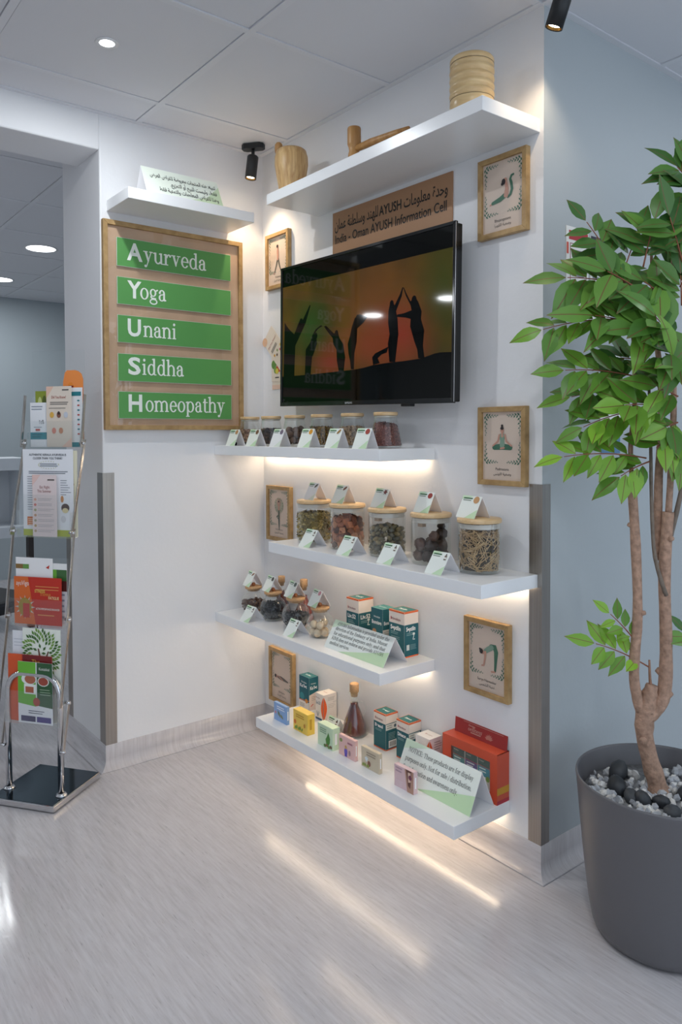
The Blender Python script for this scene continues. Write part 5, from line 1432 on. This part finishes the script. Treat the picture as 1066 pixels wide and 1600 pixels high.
def l_teal(a, w, h):
    a.rect(w * .1, h * .86, w * .9, h * .93, '#2b7f8a', 1); a.rect(0, 0, w, h * .08, '#2b8a96', 0)
    for k in range(8):
        a.ell(w * .7, h * (.78 - .08 * k), w * .1, h * .014, ('#2b7f8a', '#c0504a')[k % 2], 2)
def l_orange(a, w, h):
    a.ell(w * .45, h * .45, w * .3, h * .4, '#e88a2a', 0); a.ell(w * .6, h * .4, w * .25, h * .3, '#e05a26', 1); a.rect(w * .38, h * .74, w * .58, h * .8, '#8a2a22', 2)
def l_green(a, w, h):
    a.ell(w * .6, h * .8, w * .14, h * .12, '#5d6a2a', 1); a.ell(w * .3, h * .7, w * .16, h * .2, '#c9d08a', 0); a.rect(w * .72, 0, w, h, '#a39a2c', 0)
leaflet(0, 0, .012, .112, ZP[0], 1.595, '#ee8f46', 'orange die-cut leaflet with rounded shoulders in the top pocket', l_orange, shape=[(0, 0), (1, 0), (1, .88), (.93, .95), (.8, .985), (.65, 1), (.3, 1), (.2, .97), (.12, .85)])
leaflet(0, 1, .055, .112, ZP[0], 1.528, '#f0f1f2', 'white leaflet with a teal pill heading behind the beige leaflet', l_teal)
leaflet(0, 1, -.098, -.03, ZP[0], 1.517, '#8c9a34', 'small olive green card behind the white leaflet in the top pocket', l_green)
leaflet(0, 3, -.114, -.034, ZP[0], 1.472, '#f1f2f4', 'white leaflet with a teal band at the left of the top pocket', l_white)
leaflet(0, 4, -.036, .075, ZP[0], 1.533, '#e6d8c8', 'beige question leaflet in front in the top pocket', l_dyk)
def l_auth(a, w, h):
    a.text('AUTHENTIC KERALA AYURVEDA IS', w * .5, h * .925, h * .024, '#4b4f58', 1, align='c', width=w * .74, bold=.02); a.text('CLOSER THAN YOU THINK!', w * .5, h * .885, h * .024, '#4b4f58', 1, align='c', width=w * .58, bold=.02)
    for k in range(24):
        t = 2 * math.pi * k / 24
        if 3 < k < 22 or k < 2:
            a.ell(w * .52 + w * .2 * math.cos(t), h * .82 + h * .042 * math.sin(t), .0016, .0016, '#b9b95a', 1, n=6)
    a.lines(w * .35, w * .7, h * .825, 2, h * .022, h * .01, '#7d8590', 2, .1); a.lines(w * .12, w * .9, h * .74, 2, h * .02, h * .008, '#5d6470', 1, .1)
    a.lines(w * .09, w * .3, h * .68, 15, h * .027, h * .007, '#8a8f98', 1); a.lines(w * .75, w * .96, h * .64, 7, h * .027, h * .007, '#8a8f98', 1, .5)
    a.rect(w * .08, h * .12, w * .33, h * .22, '#d9772e', 1); a.lines(w * .1, w * .3, h * .19, 4, h * .022, h * .008, '#f3d9c4', 2); a.rect(0, 0, w, h * .075, '#b2bd3f', 1)
    a.ell(w * .84, h * .33, w * .08, h * .05, '#4a3028', 2); a.ell(w * .84, h * .3, w * .06, h * .03, '#e0d0a0', 3); a.ell(w * .78, h * .43, w * .03, h * .04, '#c98a4a', 2); a.ell(w * .8, h * .2, w * .05, h * .04, '#d9d9dc', 2)
def l_eat(a, w, h):
    a.poly([(0, h), (0, h * .82), (w * .35, h)], '#ecc9c0', 0); a.lines(w * .64, w * .92, h * .91, 1, .01, h * .02, '#55504c', 1, 0); a.text('Eat Right', w * .52, h * .78, h * .045, '#9a5a58', 1, align='c', width=w * .42, font='sans'); a.text('This Summer', w * .5, h * .715, h * .045, '#9a5a58', 1, align='c', width=w * .58)
    for k in range(7):
        a.ell(w * .12, h * (.6 - .085 * k), w * .055, h * .022, ('#e2a890', '#d97a70', '#a8a878', '#c99a78', '#b0a890', '#c0a070', '#b9a080')[k], 1); a.lines(w * .22, w * .92, h * (.612 - .085 * k), 2, h * .025, h * .007, '#b9aeb0', 1)
def l_blank(a, w, h):
    a.lines(w * .1, w * .9, h * .8, 4, h * .1, h * .02, '#c9b98a', 1)
leaflet(1, 0, .04, .125, ZP[1], 1.288, '#e9e3c8', 'cream leaflet showing at the right edge of the second pocket', l_blank)
leaflet(1, 1, -.11, .112, ZP[1], 1.293, '#f0f1f4', 'white poster sheet headed in capitals in the second pocket', l_auth, 'poster_sheet')
leaflet(1, 4, -.056, .05, ZP[1], 1.197, '#ead9d6', 'pink narrow leaflet in front of the white poster sheet', l_eat)
def l_ayu(a, w, h):
    a.poly([(0, 0), (w * .45, 0), (w * .3, h), (0, h)], '#dd6a2c', 0)
    for k in range(12):
        a.leaf(w * .23, h * .36, w * .22, w * .025, k * math.pi / 6, '#c9c4bd', 1)
    a.ell(w * .23, h * .36, w * .14, h * .2, '#a8892c', 2); a.rect(w * .19, h * .14, w * .33, h * .44, '#c0332a', 3)
    a.text('ayuVigo', w * .05, h * .82, h * .1, '#f4ece4', 2, width=w * .27); a.text('STRESS', w * .44, h * .68, h * .06, '#e8c25a', 2, width=w * .22, bold=.02); a.text('STAMINA', w * .56, h * .615, h * .055, '#e8a04a', 2, width=w * .22); a.text('FATIGUE', w * .73, h * .55, h * .06, '#f0d9a0', 2, width=w * .22, bold=.02)
    a.lines(w * .46, w * .95, h * .8, 2, h * .06, h * .015, '#e09a5a', 2); a.text('ACTIVE PERFORMANCE ENHANCER', w * .46, h * .32, h * .04, '#f4e6da', 2, width=w * .5, bold=.02); a.lines(w * .5, w * .9, h * .2, 1, .01, h * .02, '#e09a5a', 2)
def l_top3(a, w, h):
    a.rect(0, h * .83, w * .36, h * .9, '#8a6a3a', 1); a.rect(w * .2, h * .83, w * .36, h * .9, '#6a9a4a', 2); a.poly([(w * .82, h * .86), (w * .92, h * .9), (w * .9, h * .84)], '#c0392b', 1); a.rect(w * .1, h * .5, w, h * .6, '#e2dccf', 1)
def l_gb(a, w, h):
    a.rect(0, h * .9, w, h, '#f0f0ee', 0); a.rect(0, h * .72, w * .3, h * .9, '#6fae3c', 1); a.rect(w * .3, h * .72, w, h * .9, '#3f6a3a', 1); a.rect(0, h * .55, w, h * .72, '#5a2a26', 1); a.rect(0, 0, w, h * .55, '#e9e9ec', 1); a.lines(w * .1, w * .9, h * .48, 5, h * .09, h * .03, '#9aa0b0', 2)
leaflet(2, 0, .05, .112, ZP[2], .87, '#e9e9ec', 'green and maroon leaflet at the right of the third pocket', l_gb)
leaflet(2, 1, -.106, .055, ZP[2], .888, '#f2f1f0', 'white leaflet rising behind the red leaflet in the third pocket', l_top3)
leaflet(2, 3, -.106, .1, ZP[2], .818, '#c4301f', 'red and orange leaflet with a spiky emblem in the third pocket', l_ayu)
def l_tree(a, w, h):
    a.stroke([(w * .5, h * .3), (w * .5, h * .6), (w * .42, h * .78)], [.016, .01, .006], '#6a4a38', 1); a.stroke([(w * .5, h * .55), (w * .68, h * .76)], [.009, .005], '#6a4a38', 1); a.stroke([(w * .5, h * .5), (w * .28, h * .7)], [.008, .004], '#6a4a38', 1)
    for k in range(120):
        t = k * 2.399; r = math.sqrt(k / 120)
        if r > .45 or k % 3 == 0:
            a.leaf(w * .5 + w * .45 * r * math.cos(t), h * .74 + h * .23 * r * math.sin(t), .02, .005, t, ('#3f6a2c', '#5d8a3c', '#7aa04a')[k % 3], 2)
    a.rect(w * .3, h * .42, w * .7, h * .47, '#8aa03a', 3)
def l_red(a, w, h):
    a.poly([(0, 0), (w * .32, 0), (w * .32, h), (0, h)], '#dd5a2c', 0); a.rect(w * .34, h * .8, w, h, '#7a1f22', 1); a.text('The', w * .55, h * .88, h * .06, '#e8b04a', 2, width=w * .18)
    for k in range(3):
        a.rect(w * (.36 - .07 * k), h * .1, w * (.366 - .07 * k), h * .7, '#e8a08a', 1)
def l_kot(a, w, h):
    a.rect(0, 0, w, h, '#f1f1f4', 0); a.poly([(0, h * .32), (w * .52, h * .28), (w * .52, h), (0, h)], '#6db83a', 1); a.poly([(w * .55, h * .3), (w, h * .27), (w, h), (w * .55, h)], '#2f5a36', 1)
    a.text('Kottakkal', w * .62, h * .88, h * .045, '#f1f1ec', 2, width=w * .3, font='sans'); a.ell(w * .32, h * .72, w * .22, h * .09, '#e6ece6', 2); a.ell(w * .36, h * .72, w * .16, h * .075, '#b06a50', 3); a.ell(w * .74, h * .7, w * .17, h * .08, '#d9dfd6', 2); a.ell(w * .74, h * .7, w * .14, h * .065, '#a04a3a', 3)
    a.rect(w * .18, h * .48, w * .52, h * .64, '#eef2ec', 2); a.rect(w * .22, h * .5, w * .46, h * .6, '#b0654a', 3); a.ell(w * .54, h * .36, w * .1, h * .07, '#b04a3a', 3); a.lines(w * .64, w * .95, h * .56, 3, h * .04, h * .012, '#9fb59a', 2)
    a.rect(w * .08, h * .03, w * .5, h * .12, '#3a3560', 1); a.rect(w * .54, h * .03, w * .95, h * .12, '#4a3f86', 1); a.lines(w * .3, w * .8, h * .2, 2, h * .035, h * .012, '#55586a', 1)
leaflet(3, 0, -.104, -.04, ZP[3], .618, '#e9eaee', 'plain white sheets at the left of the lowest pocket', lambda a, w, h: a.lines(w * .1, w * .9, h * .9, 3, .012, .003, '#c9ccd4', 1))
leaflet(3, 1, -.055, .108, ZP[3], .632, '#eef2e6', 'leaflet with a green leafy tree picture in the lowest pocket', l_tree)
leaflet(3, 3, -.112, .078, ZP[3], .535, '#c43a24', 'red and orange leaflet behind the green one in the lowest pocket', l_red)
leaflet(3, 5, -.06, .088, ZP[3] - .0, .513, '#f1f1f4', 'green and white leaflet in front in the lowest pocket', l_kot)

# ------------------------------------------------------------------ back room furniture
M_lam = mat('white_laminate', '#c9ced3', .4)
ct = thing('reception_counter', 'white counter with raised shelf beyond the opening', 'counter', (-2.5, -0.37, 0.0))
MB().box(-.35, -1.6, 1.10, .0, 0.02, 1.185).obj('upper_shelf', M_lam, ct, bevel=.003)
MB().box(-.3, -1.6, .72, -.27, 0.0, 1.10).obj('back_panel', M_lam, ct)
MB().box(-.27, -.03, .72, -.02, 0.0, 1.10).obj('end_panel', M_lam, ct)
MB().box(-.6, -1.6, .645, .06, 0.0, .72).obj('worktop', M_lam, ct, bevel=.003)
for y in (.02, -1.5):
    MB().box(-.05, y, .0, .01, y + .035, .66).obj('leg', mat('dark_wood', '#2c2320', .5), ct)
ch = thing('visitor_chair', 'black visitor chair in the back room at the left picture edge', 'chair', (-1.35, -0.92, 0), .4)
M_blk = mat('black_fabric', '#14151a', .7)
MB().box(-.23, -.23, .42, .23, .23, .49).obj('seat', M_blk, ch, bevel=.02)
MB().box(-.23, -.27, .5, .23, -.22, .84).obj('backrest', M_blk, ch, bevel=.015)
for x in (-.2, .2):
    for y in (-.2, .2):
        MB().tube([(x, y, .43), (x * 1.08, y * 1.08, 0)], .012, 10).obj('leg', M_chrome, ch)

# ------------------------------------------------------------------ plant in the grey pot
PX, PY = 1.885, 0.078        # axis of the tree
QX, QY = 1.9055, 0.0457      # centre of the pot
GZ = 0.368                   # top of the gravel
M_pot = mat('pot_grey', '#626164', .38, bump=.05, bscale=200)
pot = tag(MB().lathe([(0, .0), (.145, .0), (.16, .003), (.173, .012), (.1795, .03), (.189, .08), (.1975, .15), (.205, .22), (.2125, .3), (.2195, .38), (.2225, .41), (.2238, .418), (.2225, .4235), (.2195, .4235), (.217, .418), (.208, .36), (.201, .34), (0, .34)], 72).obj('planter_pot', M_pot, None, (QX, QY, 0)), 'large tapered dark grey planter pot standing on the floor', 'plant pot')
M_soil = mat('soil', '#3b3733', .9)
stuff(tag(MB().lathe([(0, GZ), (.2025, GZ - .002), (.197, .3415), (0, .3415)], 40).obj('gravel_bed', mat('gravel_base', '#8f9092', .9, vary=.3, vscale=90, bump=.6, bscale=150), None, (QX, QY, 0)), 'bed of fine grey gravel filling the planter pot', 'gravel'))
stones = [blob('gravel_stone', .0115, mat('gravel_%d' % i, c, .8, vary=.14, vscale=60), 100 + i, (1.15, .9, .75), .27, 1) for i, c in enumerate(('#c4c2bf', '#b0b1b3', '#d2cfc9', '#9fa1a5', '#d8d7d4', '#aaadb2'))]
for me in stones:
    for p in me.polygons:
        p.use_smooth = False
black = [blob('black_pebble', .02, mat('black_pebble_%d' % i, c, .5, vary=.2, vscale=40), 120 + i, (1.2, 1.0, .85), .05, 2) for i, c in enumerate(('#33363a', '#2b2e32', '#3a3d41'))]
rb = random.Random(5)
# local axes seen from the room: a to the right, t towards the viewer
AX = Vector((0.62, 0.7845, 0)); TX = Vector((0.7845, -0.62, 0))
def pl(a, z, t=0.0):
    return Vector((PX, PY, 0)) + AX * a + TX * t + Vector((0, 0, z))
peb = [(1.765, .062, 1.15), (1.8135, -.0253, 1.1), (1.866, -.039, .85), (1.894, -.030, .9), (1.9274, -.0029, .85), (1.9778, -.0359, .9), (1.945, .083, .8), (1.99, .12, .9)]
for i, (a, t, s) in enumerate(peb):
    p = Vector((a, t, GZ + .014 * s))
    o = link('black_pebble', black[i % 3], None, p); s *= 1.25; o.scale = (s, s, s); o.rotation_euler = (rb.random(), rb.random(), rb.random() * 6)
    tag(o, 'smooth black pebble lying among the grey gravel in the pot', 'pebble', 'black pebbles in the planter')
n = 0
while n < 280:
    r = .193 * math.sqrt(rb.random()); th = rb.random() * 6.283
    d = Vector((r * math.cos(th), r * math.sin(th), 0))
    if d.dot(TX) < -.15:
        continue
    if any((QX + d.x - a) ** 2 + (QY + d.y - t) ** 2 < (.026 * q) ** 2 for a, t, q in peb):
        continue
    p = Vector((QX, QY, GZ + .003 + rb.uniform(0, .009))) + d
    o = link('gravel_stone', stones[n % 6], None, p); s = rb.uniform(.7, 1.3) * (1.0 if r < .182 else .75); o.scale = (s, s, s); o.rotation_euler = (rb.random() * 6, rb.random() * 6, rb.random() * 6)
    tag(o, 'small angular grey stone in the planter pot', 'stone', 'grey stones in the planter'); n += 1

plant = thing('potted_tree', 'artificial leafy tree with brown trunks growing from the grey pot', 'plant', (PX, PY, GZ))
OFF = Vector((PX, PY, GZ))
M_bark = mat('tree_bark', '#a98873', .8, vary=.28, vscale=70, bump=1.6, bscale=110)
M_twig = mat('tree_twig', '#94705a', .7, vary=.2, vscale=60)
def rough_tube(pts, rads, knots, name, m, n=12):
    P = []
    R = []
    for i in range(len(pts) - 1):
        for k in range(4):
            t = k / 4
            q = [pts[max(i - 1, 0)], pts[i], pts[i + 1], pts[min(i + 2, len(pts) - 1)]]
            P.append(Vector([.5 * ((2 * q[1][c]) + (-q[0][c] + q[2][c]) * t + (2 * q[0][c] - 5 * q[1][c] + 4 * q[2][c] - q[3][c]) * t * t + (-q[0][c] + 3 * q[1][c] - 3 * q[2][c] + q[3][c]) * t ** 3) for c in range(3)]))
            R.append((rads[i] * (1 - t) + rads[i + 1] * t) * (1 + rb.uniform(-.07, .09)))
    P.append(Vector(pts[-1])); R.append(rads[-1])
    mb = MB().tube(P, R, n)
    o = mb.obj(name, m, plant)
    for i in knots:
        c = P[min(i, len(P) - 1)]; dr = Vector((rb.uniform(-1, 1), rb.uniform(-1, 1), .25)).normalized(); rr = R[min(i, len(R) - 1)]
        MB().tube([c, c + dr * rr * 1.15, c + dr * rr * 1.6], [rr * .62, rr * .5, rr * .4], 8).obj('knot', m, plant)
    return o
def LP(v, t=0.0):
    return [tuple(pl(a, z, t + (k[0] if k else 0)) - OFF) for a, z, *k in v]
rough_tube(LP([(-.008, .362), (-.014, .395), (-.031, .451), (-.048, .528), (-.045, .6)]), [.031, .026, .0235, .0235, .027], [11], 'trunk', M_bark)
rough_tube(LP([(-.046, .575), (-.066, .618), (-.078, .701), (-.069, .857), (-.076, 1.048), (-.087, 1.203)]), [.018, .0145, .0135, .013, .013, .0125], [5, 12, 17], 'trunk', M_bark)
rough_tube(LP([(-.042, .572), (-.012, .602), (.007, .658), (.009, .788), (.003, .961), (.012, 1.134)]), [.022, .019, .0185, .0165, .0155, .0155], [6, 9, 14, 18], 'trunk', M_bark)
rough_tube(LP([(-.045, .59), (-.036, .63), (-.028, .662)]), [.025, .021, .015], [3], 'trunk', M_bark)
rough_tube(LP([(.012, 1.12), (.021, 1.307), (.024, 1.48), (.012, 1.688), (.021, 1.826), (.05, 1.96)]), [.0095, .0085, .0075, .006, .005, .003], [], 'branch', M_bark, 8)
rough_tube(LP([(-.004, 1.0), (-.005, 1.2), (.002, 1.45), (-.02, 1.66), (-.03, 1.85)], -.025), [.011, .011, .009, .006, .004], [5, 9], 'branch', M_bark, 8)
rough_tube(LP([(-.087, 1.19), (-.09, 1.324), (-.08, 1.48), (-.092, 1.653), (-.1, 1.75)]), [.006, .0055, .005, .004, .003], [], 'branch', M_twig, 8)
rough_tube(LP([(-.083, 1.19), (-.098, 1.3), (-.085, 1.42), (-.06, 1.53)], .012), [.0055, .005, .004, .003], [], 'branch', M_twig, 8)
rough_tube(LP([(.003, .909), (-.028, 1.013), (-.038, 1.151), (-.042, 1.307), (-.048, 1.48)], .012), [.006, .0055, .005, .0045, .004], [], 'branch', mat('grey_twig', '#75695d', .7, vary=.2, vscale=60), 8)
rough_tube(LP([(.017, 1.061), (.042, 1.169), (.064, 1.307), (.073, 1.48), (.08, 1.7), (.085, 1.95)]), [.0075, .0065, .0055, .005, .004, .003], [], 'branch', mat('grey_twig', '#75695d', .7), 8)
rough_tube(LP([(-.029, .64), (-.034, .68), (-.036, .73)]), [.005, .004, .003], [], 'branch', M_twig, 8)

def leaf_mat():
    m, nt, b = newmat('leaf_green')
    tc = nt.nodes.new('ShaderNodeTexCoord')
    sx = nt.nodes.new('ShaderNodeSeparateXYZ'); nt.links.new(tc.outputs['Object'], sx.inputs[0])
    ab = nt.nodes.new('ShaderNodeMath'); ab.operation = 'ABSOLUTE'; nt.links.new(sx.outputs['X'], ab.inputs[0])
    oi = nt.nodes.new('ShaderNodeObjectInfo')
    r = nt.nodes.new('ShaderNodeValToRGB'); e = r.color_ramp.elements
    e[0].position = 0.0; e[0].color = lin('#3f6c31'); e[1].position = 1.0; e[1].color = lin('#6b9a49')
    nt.links.new(oi.outputs['Random'], r.inputs['Fac'])
    mx = nt.nodes.new('ShaderNodeMix'); mx.data_type = 'RGBA'; mx.blend_type = 'MULTIPLY'; mx.inputs[0].default_value = 1.0
    nt.links.new(r.outputs['Color'], mx.inputs[6]); nt.links.new(oi.outputs['Color'], mx.inputs[7])
    # midrib
    lt = nt.nodes.new('ShaderNodeMath'); lt.operation = 'LESS_THAN'; lt.inputs[1].default_value = 0.011; nt.links.new(ab.outputs[0], lt.inputs[0])
    m2 = nt.nodes.new('ShaderNodeMix'); m2.data_type = 'RGBA'; nt.links.new(lt.outputs[0], m2.inputs[0]); nt.links.new(mx.outputs[2], m2.inputs[6]); m2.inputs[7].default_value = lin('#7a5a38')
    nt.links.new(m2.outputs[2], b.inputs['Base Color'])
    b.inputs['Roughness'].default_value = .38
    # thin leaf: part of the light comes through
    tr = nt.nodes.new('ShaderNodeBsdfTranslucent'); nt.links.new(m2.outputs[2], tr.inputs['Color'])
    ms = nt.nodes.new('ShaderNodeMixShader'); ms.inputs[0].default_value = .22
    out = nt.nodes['Material Output']
    nt.links.new(b.outputs[0], ms.inputs[1]); nt.links.new(tr.outputs[0], ms.inputs[2]); nt.links.new(ms.outputs[0], out.inputs['Surface'])
    return m
M_leaf = leaf_mat()
def leaf_mesh(curve, fold, wid):
    ys = (0.0, .12, .3, .5, .7, .87, 1.0)
    ws = (0.0, .11, .22, .24, .17, .07, 0.0)
    vs, fs = [], []
    for y, w in zip(ys, ws):
        z = -curve * y * y
        vs += [(-w * wid, y, z + fold * w), (0, y, z), (w * wid, y, z + fold * w)]
    for i in range(len(ys) - 1):
        o = 3 * i
        fs += [(o, o + 1, o + 4, o + 3), (o + 1, o + 2, o + 5, o + 4)]
    return MB().add(vs, fs, 0, True).mesh('leaf', M_leaf)
LEAF = [leaf_mesh(.1, .25, 1.0), leaf_mesh(.28, .15, .95), leaf_mesh(-.08, .35, 1.05), leaf_mesh(.18, .1, .9)]
M_rach = mat('leaf_stalk', '#8a5138', .6)
TONE = ((1.0, 1.0, 1.0, 1), (2.2, 1.85, .75, 1))
SPR = [(-0.109, 1.748, -0.26, 1.968, 9, 0.078, 0, 0), (0.081, 1.999, -0.045, 2.117, 9, 0.095, 0, 0), (-0.066, 1.791, -0.017, 1.999, 9, 0.1, 0.03, 0), (-0.121, 1.757, -0.052, 1.939, 7, 0.069, 0, 0), (-0.092, 1.74, -0.369, 1.757, 11, 0.1, 0, 0.2), (-0.092, 1.731, -0.273, 1.791, 9, 0.1, 0.08, 0.1), (-0.109, 1.653, -0.412, 1.598, 11, 0.08, 0, 0.9), (-0.092, 1.636, -0.308, 1.653, 9, 0.1, 0.06, 0.3), (-0.066, 1.497, -0.356, 1.506, 11, 0.083, 0, 0.4), (-0.083, 1.463, -0.325, 1.419, 9, 0.083, -0.05, 0.3), (-0.066, 1.411, -0.299, 1.324, 11, 0.076, 0.02, 0.8), (-0.057, 1.281, -0.363, 1.269, 11, 0.076, 0.05, 1), (-0.048, 1.272, -0.196, 1.186, 9, 0.073, 0.05, 0.7), (0.012, 1.584, -0.135, 1.705, 9, 0.107, 0.1, 0.1), (0.012, 1.549, -0.092, 1.549, 9, 0.1, 0.13, 0.2), (0.021, 1.445, -0.135, 1.48, 9, 0.095, 0.08, 0.5), (0.021, 1.376, -0.083, 1.324, 9, 0.09, 0.08, 0.6), (0.038, 1.48, 0.125, 1.618, 9, 0.095, 0.05, 0.2), (0.038, 1.688, 0.021, 1.861, 9, 0.1, 0.03, 0), (0.038, 1.74, 0.125, 1.861, 9, 0.1, 0, 0), (0.038, 1.411, 0.142, 1.376, 9, 0.09, 0.05, 0.4), (0.021, 1.324, 0.081, 1.203, 7, 0.083, 0.03, 0.5), (-0.057, 1.549, -0.187, 1.549, 9, 0.09, -0.1, 0), (-0.048, 1.688, -0.187, 1.826, 7, 0.09, -0.08, 0), (0.038, 1.791, -0.045, 1.999, 9, 0.1, 0.05, 0), (0.081, 1.93, 0.038, 2.129, 7, 0.09, 0, 0), (-0.036, 0.71, -0.247, 0.788, 9, 0.066, 0, 1), (-0.066, 0.771, -0.178, 0.883, 7, 0.047, 0, 0.9), (0.081, 0.771, 0.024, 0.849, 5, 0.059, 0, 0.2), (0.003, 1.48, -0.04, 1.618, 9, 0.095, 0.12, 0.3), (-0.02, 1.62, -0.2, 1.6, 9, 0.1, 0.1, 0.3), (-0.03, 1.42, -0.22, 1.4, 9, 0.09, 0.08, 0.6), (0.0, 1.7, -0.16, 1.79, 9, 0.1, 0.04, 0.1), (0.02, 1.35, -0.12, 1.25, 9, 0.085, 0.1, 0.7)]
rl = random.Random(11)
NL = 0
for (a0, z0, a1, z1, n, L, t1, tone) in SPR:
    b, e = pl(a0, z0, t1 * .4) - OFF, pl(a1, z1, t1) - OFF
    ln = (e - b).length
    mid = (b + e) * .5 + Vector((0, 0, ln * .12))
    # the stem ends short of the tip: the last leaflet makes the tip
    k_end = max(.35, 1 - L * 1.05 / max(ln, .01))
    def cv(t):
        return b * (1 - t) ** 2 + mid * 2 * t * (1 - t) + e * t * t
    MB().tube([cv(k_end * i / 8) for i in range(9)], [.0024 - .0013 * i / 8 for i in range(9)], 6).obj('stalk', M_rach, plant)
    nrm0 = (TX * .8 + Vector((0, 0, .55))).normalized()
    for i in range(n):
        if NL >= 300:
            break
        last = i == n - 1
        f = k_end * (.22 + .78 * (i // 2 * 2 + (.25 if i % 2 else 0)) / max(1, n - 1)) if not last else k_end
        p = cv(f)
        d = (cv(min(1, f + .05)) - cv(max(0, f - .05))).normalized()
        nr = (nrm0 + Vector((rl.uniform(-.3, .3), rl.uniform(-.3, .3), rl.uniform(-.2, .2)))).normalized()
        side = nr.cross(d).normalized()
        if last:
            y = d
        else:
            y = (d * rl.uniform(.45, .85) + side * (1 if i % 2 else -1) * rl.uniform(.7, 1.0) + Vector((0, 0, -.12))).normalized()
        x = y.cross(nr).normalized()
        zz = x.cross(y)
        s = L * 1.15 * rl.uniform(.85, 1.12) * (.8 if i < 2 else 1.0)
        o = link('leaf', LEAF[rl.randrange(4)], plant)
        p = p + y * .004
        o.matrix_local = Matrix(((x.x * s, y.x * s, zz.x * s, p.x), (x.y * s, y.y * s, zz.y * s, p.y), (x.z * s, y.z * s, zz.z * s, p.z), (0, 0, 0, 1)))
        q = min(1.0, max(0.0, tone + rl.uniform(-.2, .2)))
        o.color = tuple(TONE[0][c] * (1 - q) + TONE[1][c] * q for c in range(3)) + (1,)
        NL += 1
